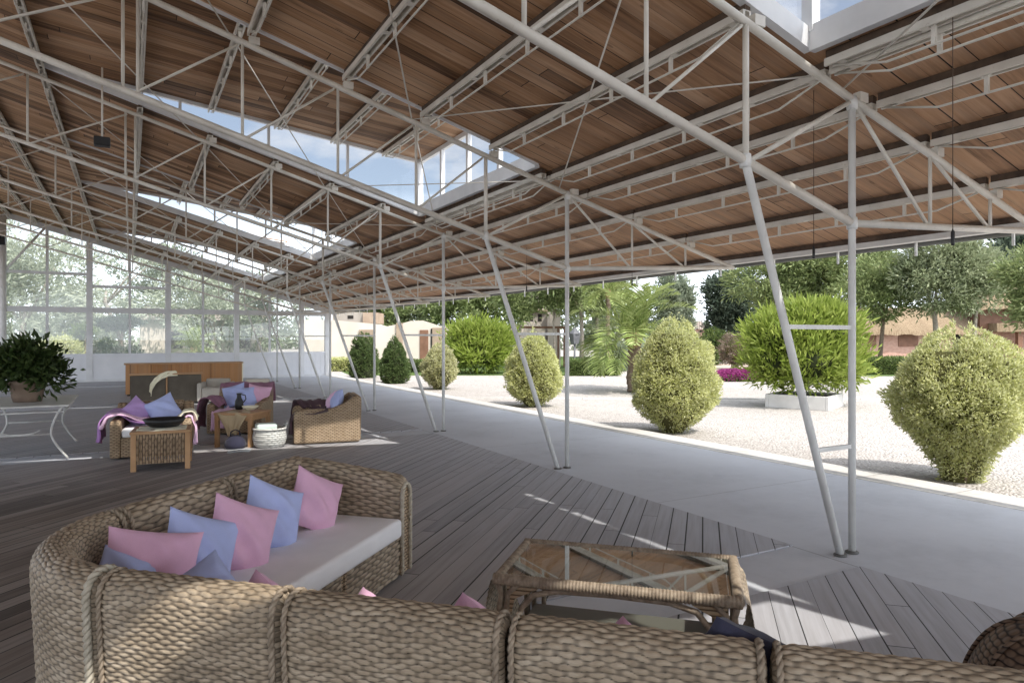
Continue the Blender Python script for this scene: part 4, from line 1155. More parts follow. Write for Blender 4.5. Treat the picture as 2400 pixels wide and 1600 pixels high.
o = drape('throw', M['cream'], [(.42,18.68,.08+.24),(.44,18.685,.46),(.52,18.69,.60),(.64,18.70,.70),(.80,18.72,.78),(1.0,18.74,.80)], (.35,0,-.9), .13, 'cream sash imitating sunlight across the back of the dark olive sofa', 'streak', None, 12, .004)  # added cream strip stands in for a sunlit curve on the sofa
for (x, y, lab) in ((1.92,18.9,'pale beige armchair just right of the dark olive sofa'), (2.78,18.2,'pale beige armchair standing behind the middle wicker armchair')):
    t = thing('pale_armchair', lab, 'armchair', (x, y, 0), math.radians(-15), 'pale armchairs near the counter')
    for s_ in (-1, 1):
        x0, x1 = sorted((s_*.40, s_*.29)); mb = MB(); mb.box(x0, x1, -.36, .40, .05, .52); mb.build('arm', M['paleup'], t, True, bevel=.04)
    mb = MB(); mb.box(-.29, .29, .24, .40, .05, .60); mb.build('backrest', M['paleup'], t, True, bevel=.04)
    mb = MB(); mb.box(-.29, .29, -.34, .24, .05, .40); mb.build('seat', M['paleup'], t, True, bevel=.04)
SUN_E, SKY_E, CLOUD, HAZE, FILL_GLOW = 5.0, .15, 6.5, 20.0, 14.0
# ------------------------------------------------------------------ clipped bushes beside the kerb
def clipped(label, x, y, prof, mat, core, n, L, Wd, lump=.10, seed=0, tilt=.35, stems=True, group=None, name='clipped_bush', gz=-.1, sx=1.0):
    r_ = np.random.default_rng(seed+100)
    t = thing(name, label, 'bush', (x, y, gz), 0, group)
    pz = np.array([p[1] for p in prof]); pr = np.array([p[0] for p in prof])
    zz = np.linspace(pz[0], pz[-1], 400); rr = np.interp(zz, pz, pr)
    w = (rr+.02)*np.clip((zz-pz[0])/(.26*pz[-1]), .12 if stems else .6, 1); w /= w.sum()
    m = n//13; ci = r_.integers(0, m, n)          # leaves grow in small tufts
    zcl = r_.choice(zz, m, p=w); acl = r_.uniform(0, 2*PI, m)
    rl = np.maximum(np.interp(zcl, pz, pr), .12)
    z = np.clip(zcl[ci] + r_.normal(size=n)*.042, 0, pz[-1]*1.03)
    a = acl[ci] + r_.normal(size=n)*.042/rl[ci]
    dep_ = r_.random(m)[ci]
    ph = r_.uniform(0, 6, 8)
    def lumpf(a, z):
        return 1 + lump*(np.sin(3*a+ph[0]+5*z)+.8*np.sin(5*a+ph[1]-7*z)+.7*np.sin(9*a+11*z+ph[2])+.55*np.sin(19*a+3*np.sin(9*z))*np.sin(21*z+ph[4])+.6*np.sin(4*a-17*z+ph[3]))/1.6
    R = np.interp(z, pz, pr)*lumpf(a, z)*(1-.20*r_.random(n)**1.7-.13*dep_)
    hs = 1+.05*np.sin(2*a+ph[5])+.035*np.sin(5*a+ph[6])
    C = np.c_[x+R*np.cos(a)*sx, y+R*np.sin(a)*sx, gz+z*hs]
    slope = np.gradient(rr, zz); sl = np.interp(z, zz, slope)
    N = unit(np.c_[np.cos(a), np.sin(a), np.clip(-sl, -1, 2.5)])
    D = unit(N*.75 + r_.normal(size=(n,3))*.55 + np.array([0,0,tilt]))
    V, F = leaf_quads(C, D, L, Wd)
    npmesh('foliage', V, F, mat, t, smooth=False)
    # shaded inner twigs
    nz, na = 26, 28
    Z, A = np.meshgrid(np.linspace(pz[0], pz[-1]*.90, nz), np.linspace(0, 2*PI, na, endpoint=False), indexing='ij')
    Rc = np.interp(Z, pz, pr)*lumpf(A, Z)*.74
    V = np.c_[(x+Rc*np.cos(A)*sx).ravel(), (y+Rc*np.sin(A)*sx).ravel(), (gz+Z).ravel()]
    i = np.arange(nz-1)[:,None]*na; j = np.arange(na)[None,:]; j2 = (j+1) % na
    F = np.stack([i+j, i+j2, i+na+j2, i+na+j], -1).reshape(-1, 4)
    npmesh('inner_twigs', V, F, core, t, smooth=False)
    if stems:
        mb = MB()
        for k in range(16):
            q = r_.uniform(0, 2*PI); b = r_.uniform(.02, pr[0]*.8); e = r_.uniform(.5, .95)
            zt = pz[-1]*.42
            mb.path([(x+b*math.cos(q), y+b*math.sin(q), gz-.02), (x+(b+.06)*math.cos(q), y+(b+.06)*math.sin(q), gz+zt*.4), (x+e*pr[0]*1.9*math.cos(q), y+e*pr[0]*1.9*math.sin(q), gz+zt)], .016, 5, [.02,.015,.008])
        mb.build('stems', M['bark'], t)
    return t
bg = 'clipped golden bushes along the kerb'
clipped('large golden variegated bush nearest the viewer at right edge with bare stems', 8.91, 4.61,
    [(.27,.0),(.31,.18),(.38,.36),(.52,.52),(.69,.68),(.80,.88),(.80,1.05),(.72,1.25),(.60,1.45),(.47,1.6),(.30,1.70),(.12,1.76)], M['L_gold'], M['core_y'], 40000, .048, .020, .09, 1, group=bg)
clipped('tall egg shaped golden bush between the second post and the big green shrub', 8.83, 9.57,
    [(.22,.0),(.34,.12),(.55,.28),(.74,.50),(.82,.75),(.80,1.0),(.72,1.25),(.60,1.5),(.45,1.75),(.28,1.93),(.08,2.03)], M['L_gold'], M['core_y'], 29000, .053, .023, .07, 2, group=bg)
clipped('golden bush partly crossed by the second raking post', 9.0, 14.92,
    [(.22,.0),(.36,.12),(.58,.30),(.72,.52),(.74,.80),(.68,1.1),(.56,1.4),(.40,1.62),(.20,1.76),(.05,1.80)], M['L_gold'], M['core_y'], 18000, .064, .028, .08, 3, group=bg)
clipped('small loose pale golden bush, farthest of the golden bushes', 9.2, 21.45,
    [(.18,.0),(.34,.18),(.54,.4),(.60,.65),(.54,.95),(.38,1.2),(.18,1.4),(.05,1.46)], M['L_pale'], M['core_y'], 8000, .088, .036, .12, 4, group=bg)
cg = 'dark green cone bushes near the end wall'
clipped('dark green pointed cone bush right of the third truss post', 8.9, 25.12,
    [(.35,.0),(.52,.15),(.58,.40),(.54,.75),(.42,1.1),(.27,1.4),(.12,1.6),(.03,1.68)], M['L_cone'], M['core'], 6500, .10, .045, .05, 5, group=cg, stems=False)
clipped('dark green column bush before the brown pilaster, nearest the end wall', 8.95, 29.3,
    [(.45,.0),(.60,.15),(.64,.40),(.62,.8),(.54,1.2),(.42,1.55),(.25,1.75),(.06,1.84)], M['L_cone'], M['core'], 5500, .11, .05, .05, 6, group=cg, stems=False)

# ------------------------------------------------------------------ shrubs, flower bed, hedges
def shrub(label, name, x, y, blobs, mat, n, L, Wd, clump=20, cr=.12, up=.4, out=.8, inner=.55, rnd=.6, core=None, cat='shrub', stems=0, group=None):
    t = thing(name, label, cat, (x, y, -.1), 0, group)
    bl = [(x+b[0], y+b[1], b[2], b[3], b[4], b[5]) for b in blobs]
    crown(t, 'foliage', mat, bl, n, L, Wd, clump, cr, up, out, inner, rnd)
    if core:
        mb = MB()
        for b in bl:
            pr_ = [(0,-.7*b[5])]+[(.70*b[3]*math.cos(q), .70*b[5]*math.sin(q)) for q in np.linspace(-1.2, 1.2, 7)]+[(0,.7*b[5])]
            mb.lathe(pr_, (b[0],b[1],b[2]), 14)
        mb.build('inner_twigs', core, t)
    if stems:
        mb = MB()
        for k in range(stems):
            q = rng.uniform(0, 2*PI); r_ = rng.uniform(.05, .25)
            mb.path([(x+r_*math.cos(q),y+r_*math.sin(q),-.1),(x+r_*2*math.cos(q),y+r_*2*math.sin(q),bl[0][2])], .02, 5)
        mb.build('stems', M['bark'], t)
    return t
bx, by = 14.95, 11.45
shrub('big bright green feathery shrub growing in a white planter behind the nearest posts', 'feathery_shrub', bx, by,
      [(0,0,1.15,1.15,1.15,.85),(.45,-.25,1.75,.85,.85,.70),(-.5,.3,1.65,.85,.85,.70),(.1,0,2.05,.75,.75,.50),(-.75,.42,1.1,.6,.6,.65),(.8,-.45,1.1,.6,.6,.65)],
      M['L_bright'], 17000, .26, .050, 26, .13, .75, .8, .5, .45, M['core'])
pl_ = thing('square_planter', 'low white square planter holding the big feathery shrub', 'planter', (bx, by, -.1), -.5112+PI/4+.12)
mb = MB()
for (x0,x1,y0,y1) in ((-.75,.75,-.75,-.67),(-.75,.75,.67,.75),(-.75,-.67,-.668,.668),(.67,.75,-.668,.668)): mb.box(x0,x1,y0,y1,0,.34)
mb.build('walls', M['planter'], pl_, True, bevel=.012)
mb = MB(); mb.box(-.668,.668,-.668,.668,.02,.29); mb.build('soil', M['soil'], pl_, True)
shrub('bright lime bamboo like shrub beyond the gravel left of the second posts', 'bamboo_shrub', 15.01, 29.99,
      [(0,0,.9,1.25,1.25,.85),(.6,-.3,1.45,.9,.9,.75),(-.6,.35,1.5,.9,.9,.75),(0,0,1.9,.8,.8,.5)], M['L_bright'], 8000, .42, .085, 22, .2, .7, .8, .5, .5, M['core'])
shrub('round grey green shrub on the lawn left of the palm', 'round_shrub', 22.38, 28.72, [(0,0,.65,.75,.75,.8)], M['L_grey'], 3000, .16, .07, 16, .1, .3, .9, .7, .6, M['core'])
shrub('second pale rounded shrub behind the grey green one', 'round_shrub', 24.2, 31.0, [(0,0,1.0,1.0,1.0,1.1)], M['L_olive'], 2600, .2, .09, 16, .13, .3, .9, .7, .6, M['core'])
shrub('yellowish round topiary right of the tall golden bush', 'round_topiary', 26.37, 26.48, [(0,0,.9,.55,.55,.55)], M['L_gold'], 2200, .14, .06, 16, .07, .3, .9, .7, .6, M['core_y'], stems=5)
shrub('pinkish grey round shrub left of the big feathery shrub', 'round_shrub', 29.56, 26.99, [(0,0,1.0,.95,.95,.85)], M['L_rose'], 2600, .17, .07, 16, .1, .3, .9, .7, .6, M['core_y'], stems=5)
shrub('low green round bush behind the pinkish shrub', 'round_shrub', 34.58, 33.35, [(0,0,1.2,1.1,1.1,1.0),(-1.2,.5,1.0,.8,.8,.8)], M['L_hedge'], 2600, .22, .1, 16, .13, .3, .9, .7, .6, M['core'])
# magenta flower bed
fx, fy = 21.6, 19.5
fb = thing('flower_bed', 'low mound of magenta flowers on the gravel left of the white planter', 'flower bed', (fx, fy, -.1))
n = 7000
u_ = rng.uniform(-1.15, 1.15, n); v_ = rng.uniform(-.45, .45, n)
hz_ = .46*np.clip(1-(np.abs(u_)/1.15)**6, 0, 1)**.5*np.clip(1-(np.abs(v_)/.45)**4, 0, 1)**.5
C = np.c_[fx+u_*CT+v_*ST, fy-u_*ST+v_*CT, -.1+hz_*(.5+.5*rng.random(n)**.4)]
V, F = leaf_quads(C, unit(rng.normal(size=(n,3))+np.array([0,0,.9])), .075, .06); npmesh('flowers', V, F, M['L_flower'], fb, smooth=False)
n = 2500
u_ = rng.uniform(-1.15, 1.15, n); v_ = rng.uniform(-.45, .45, n)
C = np.c_[fx+u_*CT+v_*ST, fy-u_*ST+v_*CT, -.1+rng.uniform(0, .22, n)]
V, F = leaf_quads(C, unit(rng.normal(size=(n,3))+np.array([0,0,.6])), .12, .06); npmesh('leaves', V, F, M['L_hedge'], fb, smooth=False)
def hedge(label, a, w, L, h, d=.8, mat='L_hedge', n=4200, rot=0.0):
    x, y = dep(a, w); t = thing('clipped_hedge', label, 'hedge', (x, y, -.1), -.5112+rot, 'low clipped hedges beyond the gravel')
    f = rng.integers(0, 3, n)
    u_ = rng.uniform(-L/2, L/2, n); v_ = rng.uniform(-d/2, d/2, n); z_ = rng.uniform(0, h, n)
    z_ = np.where(f == 0, h, z_); v_ = np.where(f == 1, -d/2, v_); sg = np.where(rng.random(n) < .5, -1, 1); u_ = np.where((f == 2) & (rng.random(n) < .5), sg*L/2, u_)
    C = np.c_[u_, v_, z_]+rng.normal(size=(n,3))*.035
    N = np.c_[np.where(f == 2, sg, 0), np.where(f == 1, -1, 0), np.where(f == 0, 1, .3)]
    V, F = leaf_quads(C, unit(N*.8+rng.normal(size=(n,3))*.7), .11, .055)
    npmesh('foliage', V, F, M[mat], t, smooth=False, local=True)
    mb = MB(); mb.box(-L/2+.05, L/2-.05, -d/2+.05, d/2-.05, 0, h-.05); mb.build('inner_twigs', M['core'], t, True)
hedge('low clipped hedge beyond the gravel right of the second post', 3.75, 31.7, 2.3, .66)
hedge('dark low hedge in front of the thatched house behind the nearest post', 18.3, 33, 2.6, .75, .9)
hedge('low hedge in front of the thatched house at the right edge', 24.2, 32, 2.4, .62)
hedge('yellow green low hedge at left below the cream house', -8.6, 36, 2.6, .62, .9, 'L_gold')
hedge('low dark hedge on the lawn behind the yellow topiary', 11.6, 44, 3.2, .9, 1.0)
hedge('low hedge between the dark cone bushes below the cream house wall', -6.2, 35, 3.6, .55, .8)

# ------------------------------------------------------------------ trees
def tree(label, x, y, blobs, mat, n, L, Wd, th, tr=.16, bark='bark', lean=(0,0), clump=30, cr=.30, name='garden_tree', group=None, up=.25, limbs=True, cat='tree'):
    t = thing(name, label, cat, (x, y, -.1), 0, group)
    bl = [(x+b[0], y+b[1], b[2], b[3], b[4], b[5]) for b in blobs]
    crown(t, 'crown', mat, bl, int(n*1.4), L, Wd, clump*2, cr*.95, up, .9, .40, .6)
    mb = MB()
    px_, py_ = x+lean[0], y+lean[1]
    mb.path([(x,y,-.12),(x+lean[0]*.35+.06,y+lean[1]*.35,th*.45),(px_,py_,th),(px_+.05,py_,th+.6)], tr, 9, [tr*1.15, tr*.92, tr*.75, tr*.45])
    if limbs:
        for b in bl:
            mb.path([(px_,py_,th-.15),((px_+b[0])/2,(py_+b[1])/2,(th+b[2])/2+.1),(b[0],b[1],b[2]+.1)], tr*.4, 6, [tr*.5, tr*.34, tr*.12])
    mb.build('trunk', M[bark], t)
    return t
pg = 'trees beyond the gravel garden'
tree('umbrella pine with slim grey trunk just right of the second post', 21.96, 31.25, [(0,0,4.3,2.0,2.0,1.2),(-1.3,.7,5.3,1.6,1.6,1.1),(1.2,-.6,5.2,1.7,1.7,1.2),(.3,0,6.3,1.8,1.8,1.0)], M['L_pine'], 7000, .34, .085, 3.2, .13, 'bark_grey', group=pg)
x, y = dep(4.85, 39); tree('slim pine with pale trunk between the second post and the palm', x, y, [(0,0,4.2,1.5,1.5,1.0),(.8,-.4,5.1,1.4,1.4,.9)], M['L_pine'], 3600, .34, .085, 3.3, .11, 'bark_grey', group=pg)
tree('dark blue green conifer beside the white sky gap', 42.25, 39.36, [(0,0,2.4,1.7,1.7,1.4),(.3,0,4.0,1.8,1.8,1.3),(-.5,.3,5.4,1.4,1.4,1.2),(.6,-.3,6.3,1.2,1.2,.9)], M['L_dark'], 7000, .42, .14, 1.6, .25, clump=26, cr=.32, group=pg)
x, y = dep(13.1, 58); tree('narrow grey green tree left of the white sky gap', x, y, [(0,0,2.8,1.1,1.1,1.6),(.1,0,4.8,1.0,1.0,1.4),(.0,0,6.1,.6,.6,.8)], M['L_grey'], 4200, .4, .13, 1.2, .2, group=pg)
x, y = dep(15.0, 61); tree('second narrow tree touching the white sky gap', x, y, [(0,0,2.6,1.1,1.1,1.5),(.1,0,4.8,1.15,1.15,1.5),(.2,0,6.2,.7,.7,.8)], M['L_grey'], 4200, .4, .13, 1.2, .2, group=pg)
tree('wide light green pine crown under the eave above the feathery shrub', 38.61, 31.09, [(0,0,4.2,2.2,2.2,1.4),(-1.8,1,5.6,2.0,2.0,1.4),(1.6,-.9,5.8,2.2,2.2,1.5),(0,0,7.0,2.2,2.2,1.2)], M['L_pine'], 9000, .40, .10, 2.6, .22, group=pg)
tree('tall green pine just left of the nearest post under the eave', 41.37, 29.0, [(0,0,4.6,2.2,2.2,1.5),(1.4,-.8,6.0,2.0,2.0,1.5),(-1.2,.7,6.8,2.0,2.0,1.3),(2.2,-1.2,7.6,1.8,1.8,1.2)], M['L_pine'], 8000, .40, .10, 2.8, .22, group=pg)
tree('pine with thin dark trunk right of the nearest post', 38.38, 24.33, [(0,0,3.6,1.5,1.5,.9),(-.8,.5,4.6,1.5,1.5,1.0),(.9,-.5,4.9,1.6,1.6,1.1),(0,0,5.8,1.5,1.5,.9)], M['L_pine'], 6500, .33, .085, 2.9, .13, 'bark', (.3,-.1), group=pg)
tree('pale pine with twin trunk before the thatched house', 39.31, 21.52, [(0,0,4.0,1.5,1.5,1.1),(-.7,.5,5.2,1.5,1.5,1.1),(.9,-.5,5.4,1.6,1.6,1.2),(.1,0,6.5,1.5,1.5,1.0)], M['L_pine2'], 7500, .33, .085, 3.0, .16, 'bark_grey', (-.1,.1), group=pg)
tree('pale pine whose thin trunk stands before the dark doorway', 41.0, 20.6, [(0,0,4.2,1.4,1.4,1.1),(.8,-.5,5.2,1.3,1.3,1.1),(-.4,.2,6.2,1.3,1.3,.9)], M['L_pine2'], 5500, .33, .085, 3.0, .12, 'bark_grey', (.25,-.1), group=pg)
tree('dense green tree cut off by the right edge in front of the thatched house', 35.5, 14.5, [(0,0,3.2,1.5,1.5,1.2),(-.3,.2,4.5,1.5,1.5,1.1),(.8,-.4,5.3,1.5,1.5,.9)], M['L_pine'], 7000, .30, .09, 1.9, .18, group=pg)
tree('very dark tall conifer far behind at the upper right edge', 79.04, 35.92, [(0,0,6,2.6,2.6,3.0),(0,0,9.5,2.8,2.8,2.4),(1.5,-.8,12.2,2.4,2.4,1.8),(4.0,-2,11,2.4,2.4,2.6)], M['L_dark'], 6000, .8, .26, 3.0, .4, clump=26, cr=.5, group=pg)
for i, (a, w, h, m_, lab) in enumerate(((-11.6, 60, 5.9, 'L_pine', 'leftmost green treetop showing above the cream house roof'), (-8.2, 61, 6.6, 'L_pine2', 'pale treetop above the cream house left of the third post'),
        (-4.6, 59, 6.4, 'L_pine', 'leafy treetop behind the bamboo like shrub'), (-1.4, 60, 6.9, 'L_pine', 'green treetop behind the second raking post'), (3.0, 56, 6.6, 'L_pine2', 'rounded treetop behind the small tiled tower'),
        (8.4, 60, 4.4, 'L_grey', 'grey green treetop behind the palm fronds'), (25.5, 64, 7.0, 'L_pine2', 'far pale treetop showing between the pines at right'))):
    x, y = dep(a, w)
    tree(lab, x, y, [(0,0,h-2.6,2.2,2.2,1.6),(-1.3,.8,h-1.6,1.8,1.8,1.2),(1.5,-.8,h-1.4,1.9,1.9,1.2),(.2,0,h-.8,1.5,1.5,.8)], M[m_], 4200, .5, .15, h-3.2, .2, group=pg)
x, y = dep(.45, 38); tree('leafy tree partly covering the left side of the tiled tower', x, y, [(0,0,3.3,.75,.75,.6),(-.5,.3,4.1,.9,.9,.6)], M['L_pine'], 2200, .30, .09, 2.2, .08, 'bark_grey', group=pg)
x, y = dep(2.35, 38.5); tree('leafy tree partly covering the right side of the tiled tower', x, y, [(0,0,3.9,.9,.9,.6),(.4,-.2,4.7,1.0,1.0,.7)], M['L_pine'], 2600, .30, .09, 2.6, .08, 'bark_grey', group=pg)
# trees behind the end wall glass
wg = 'trees seen through the glazed end wall'
for (x, y, h, m_, sc, lab) in ((-4.9, 41, 7.2, 'L_olive', 1.35, 'pale olive tree behind the leftmost panes of the end wall'),
        (-2.6, 47, 4.9, 'L_olive', 1.15, 'pale olive tree behind the second panes from the left'),
        (1.9, 55, 8.4, 'L_grey', 1.5, 'tall grey green tree behind the middle panes of the end wall'),
        (4.6, 49, 6.6, 'L_olive', 1.4, 'olive tree behind the right middle panes of the end wall'),
        (7.6, 50, 6.2, 'L_grey', 1.3, 'grey green tree behind the rightmost panes of the end wall'),
        (-7.5, 46, 7.0, 'L_olive', 1.5, 'olive tree beyond the far left edge of the glass wall')):
    tree(lab, x, y, [(0,0,h-2.8*sc,1.9*sc,1.9*sc,1.3*sc),(-1.1*sc,.3,h-1.7*sc,1.5*sc,1.5*sc,1.1*sc),(1.2*sc,-.3,h-1.6*sc,1.6*sc,1.6*sc,1.1*sc),(.1,0,h-.8*sc,1.3*sc,1.3*sc,.7*sc)], M[m_], 4600, .36, .10, max(1.2, h-3.6*sc), .17, 'bark_grey', (.3,.1), group=wg)
tree('bare branching tree crossing the sky in the upper middle panes', -.2, 43, [(.9,0,5.9,.7,.7,.4),(1.9,0,6.3,.8,.8,.4)], M['L_olive'], 500, .2, .06, 3.6, .13, 'bark_grey', (-1.0,0), group=wg)
tree('small dark cloud pruned pine behind the middle pane above the sill', -.55, 42, [(-.3,0,2.35,.75,.6,.28),(.55,0,2.45,.6,.5,.24),(.1,0,2.62,.5,.4,.2)], M['L_dark'], 3200, .16, .06, 1.7, .07, 'bark', (.15,0), 20, .10, group=wg)
shrub('dark low shrub beneath the cloud pruned pine outside the glass', 'low_shrub', -.6, 39.5, [(-.6,0,.85,.8,.6,.5),(.5,0,.75,.7,.6,.45),(-.4,0,1.2,.3,.3,.4)], M['L_dark'], 2200, .16, .07, core=M['core'])
shrub('yellow green rounded shrub outside the second glass bay', 'round_shrub', -2.75, 36, [(0,0,.85,.95,.9,.8)], M['L_gold'], 2600, .16, .07, core=M['core_y'])
shrub('small green topiary ball outside the second glass bay', 'round_topiary', -1.95, 38, [(0,0,1.85,.45,.45,.45)], M['L_hedge'], 1400, .13, .06, core=M['core'], stems=3)

# palms
M['crownbase'] = mat_mottled('palm_boots', (.20,.15,.07), (.38,.30,.14), 14, .9, .5, 30)
def palm(label, x, y, zc_, th, tr, n, Lf, seed):
    r_ = np.random.default_rng(seed)
    t = thing('palm_tree', label, 'palm', (x, y, -.1))
    mb = MB(); zz = np.linspace(-.12, zc_, 26)
    mb.path([(x+.03*math.sin(k*.7), y, z) for k, z in enumerate(zz)], tr, 12, [tr*(1+.10*(k % 2))*(1.15-.2*k/25) for k in range(26)])
    mb.build('trunk', M['bark'], t)
    mb = MB(); mb.lathe([(tr*.9,-.35),(tr*1.35,-.15),(tr*1.5,.02),(tr*1.1,.2),(tr*.4,.36),(0,.4)], (x,y,zc_), 14); mb.build('crown_base', M['crownbase'], t)
    for k in range(n):
        az = 2*PI*k/n*1.0 + r_.uniform(-.25, .25)
        el = r_.uniform(.0, 1.45)
        L = Lf*r_.uniform(.8, 1.1)
        m = 34
        s = np.linspace(0, 1, m)
        e = el - 1.75*s**1.4*(.55+.45*math.cos(el))
        dr = np.cumsum(np.cos(e))*L/m; dz = np.cumsum(np.sin(e))*L/m
        P = np.c_[x+np.cos(az)*dr, y+np.sin(az)*dr, zc_+dz]
        T = unit(np.gradient(P, axis=0)); side = np.array([-math.sin(az), math.cos(az), 0]); Nn = np.cross(T, side)
        VV, FF = [], []
        prof_ = np.sin(PI*np.clip(s*.93+.07, 0, 1))**.6
        for sg in (-1, 1):
            for i in range(2, m):
                Ll = .30*Lf*prof_[i]+.05
                d = side*sg*.80 + T[i]*.62 + Nn[i]*(.28*np.sign(Nn[i][2]+1e-6)) + r_.normal(size=3)*.08
                d /= np.linalg.norm(d); q = np.cross(d, Nn[i]); q /= np.linalg.norm(q)
                o = len(VV); w = .022*Lf/1.5
                VV += [P[i]-q*w, P[i]+d*Ll*.55-q*w*.9, P[i]+d*Ll+np.array([0,0,-.12*Ll]), P[i]+d*Ll*.55+q*w*.9]
                FF.append((o, o+1, o+2, o+3))
        w = .012*(1.2-s)
        o = len(VV)
        for i in range(m): VV += [P[i]+side*w[i], P[i]-side*w[i]]
        for i in range(m-1): FF.append((o+2*i, o+2*i+1, o+2*i+3, o+2*i+2))
        npmesh('frond', np.array(VV), np.array(FF), M['L_palm'], t, smooth=False)
palm('feather palm with arching fronds rising behind the tall golden bush', 14.20, 17.25, 1.65, 1.5, .20, 34, 2.3, 3)
x, y = dep(4.8, 34); palm('second palm farther back under the eave right of the second post', x, y, 3.9, 2.5, .10, 18, 1.6, 4)
palm('palm like plant outside the glass above the counter', 2.75, 37.5, 1.0, .9, .13, 18, 1.5, 5)
fw_ = []
for i in range(46):
    a = -75+i*4.6+rng.uniform(-1.5, 1.5); w = 100+rng.uniform(-6, 10); x, y = dep(a, w)
    fw_.append((x, y, 1.4, 3.4, 3.4, 2.0+rng.uniform(-.4, .9)))
o = crown(None, 'distant_wood', M['L_grey'], fw_, 11000, 1.3, .5, 20, .8, .3); tag(o, kind='stuff')

# ------------------------------------------------------------------ houses (local x to the right, z up, front face at local y = 0)
def house_root(name, label, w):
    x, y = dep(0, w); return thing(name, label, 'house', (x, y, -.1), -.5112)
def px2(px, w): return (px-1200)/1594.6*w
def pz2(py, w): return 1.65+.1+w*(791.75-py)/1594.6
W_ = 40
h = house_root('cream_house', 'low cream rendered house with curved parapet seen between the left posts', W_)
X = lambda p: px2(p, W_)
Zp = lambda p: pz2(p, W_)
out_ = [(783,750),(850,756),(890,760),(905,765),(925,761),(945,757),(962,752),(990,751),(1010,757),(1030,764),(1062,766)]
mb = MB(); mb.prism([(X(700),0),(X(1062),0)] + [(X(a), Zp(b)) for a, b in out_[::-1]] + [(X(700),Zp(749))], 'y', 0, .35); mb.build('wall', M['render'], h, True)
mb = MB(); mb.box(X(700), X(1060), .352, 6, 0, Zp(768)); mb.build('rear_block', M['render'], h, True)
mb = MB(); mb.box(X(842), X(878), -.10, -.003, 0, Zp(772)); mb.build('pilaster', M['stone'], h, True, bevel=.02)
mb = MB(); mb.box(X(929), X(944), -.12, -.003, 0, Zp(757)); mb.build('pilaster', M['stone'], h, True, bevel=.02)
mb = MB(); mb.box(X(984), X(1004), -.05, -.003, 0, Zp(773)); o = mb.build('door', M['door'], h, True)
for dz in (.5, 1.3): 
    mb = MB(); mb.box(X(987), X(1001), -.062, -.051, dz, dz+.55); mb.build('door_panel', M['door'], o, True)
mb = MB(); mb.box(X(1013), X(1046), -.06, -.003, .2, Zp(768)); mb.build('shutter', M['stone'], h, True)
mb = MB(); mb.box(X(1010), X(1013.5), -.07, -.003, .2, Zp(770)); mb.build('shutter', M['dark'], h, True)
mb = MB(); mb.box(X(770), X(843), .8, 4, Zp(756), Zp(730)); mb.build('upper_storey', M['render_grey'], h, True)
mb = MB(); mb.box(X(807), X(821), .78, .798, Zp(746), Zp(738)); mb.build('window', M['dark'], h, True)
mb = MB(); mb.box(X(845), X(877), .6, 3, Zp(757), Zp(731)); mb.build('chimney_block', M['stone'], h, True)
W_ = 42
h = house_root('tiled_tower_house', 'small pale house with tiled hip roof tower behind the second golden bush', W_)
mb = MB(); mb.prism([(X(1190),0),(X(1278),0),(X(1278),Zp(772)),(X(1262),Zp(757)),(X(1240),Zp(752)),(X(1215),Zp(757)),(X(1200),Zp(768)),(X(1190),Zp(770))], 'y', 0, .4); mb.build('wall', M['render'], h, True)
mb = MB(); mb.box(X(1222), X(1290), .8, 3.0, 0, Zp(727)); mb.build('tower', M['render_grey'], h, True)
mb = MB(); mb.box(X(1284), X(1313), -.2, 3.4, 0, Zp(732)); mb.build('white_wall', M['render'], h, True)
mb = MB(); a, b, c_, d_ = X(1214), X(1284), .6, 3.2
zz0, zz1 = Zp(724), Zp(688)
mb.add([(a,c_,zz0),(b,c_,zz0),(b,d_,zz0),(a,d_,zz0),((a+b)/2-.5,1.9,zz1),((a+b)/2+.5,1.9,zz1)], [(0,1,5,4),(1,2,5),(2,3,4,5),(3,0,4),(0,3,2,1)]); mb.build('roof', M['tile'], h, True)
mb = MB(); mb.box(a, b, c_, d_, zz0-.14, zz0-.003); mb.build('cornice', M['stone'], h, True)
for p in (1241, 1262):
    mb = MB(); mb.box(X(p), X(p+9), .78, .798, Zp(752), Zp(735)); mb.build('window', M['dark'], h, True)
for p in (1304, 1318):
    mb = MB(); mb.box(X(p), X(p+4), -.9, -.78, 0, Zp(770)); mb.build('porch_post', M['door'], h, True)
mb = MB(); mb.box(X(1190), X(1330), -1.0, -.70, Zp(770)+.003, Zp(765)); mb.build('porch_beam', M['door'], h, True)
W_ = 50
h = house_root('thatched_house', 'pink brick cottage with thatched roof and arched shutters at the right edge', W_)
mb = MB(); mb.box(X(2000), X(2450), 0, 6, 0, Zp(778)); mb.build('wall', M['brick'], h, True)
mb = MB(); mb.box(X(2000), X(2450), -.06, -.003, 0, .28); mb.build('plinth', M['planter'], h, True)
e0, e1 = Zp(781), Zp(716)
nb = 40
V = []; F = []
xs = np.linspace(X(1985), X(2300), nb)
for i, q in enumerate(xs):
    wob = .10*math.sin(i*.9)+.05*math.sin(i*2.3)
    V += [(q,-.75,e0-.12+wob*.5),(q,-.70,e0+.22+wob*.5),(q,1.2,(e0+e1)/2+.35+wob),(q,3.0,e1+wob*.4),(q,6.6,e0)]
for i in range(nb-1):
    for k in range(4): F.append((i*5+k, (i+1)*5+k, (i+1)*5+k+1, i*5+k+1))
npmesh('thatched_roof', V, F, M['thatch'], h, local=True)
mb = MB(); mb.box(X(2286), X(2450), -.5, 4.6, Zp(778)+.003, Zp(722)); mb.build('upper_storey', M['door'], h, True)
V = []; F = []
ex = np.linspace(X(2262), X(2470), 30); f1, f2 = Zp(726), Zp(640)
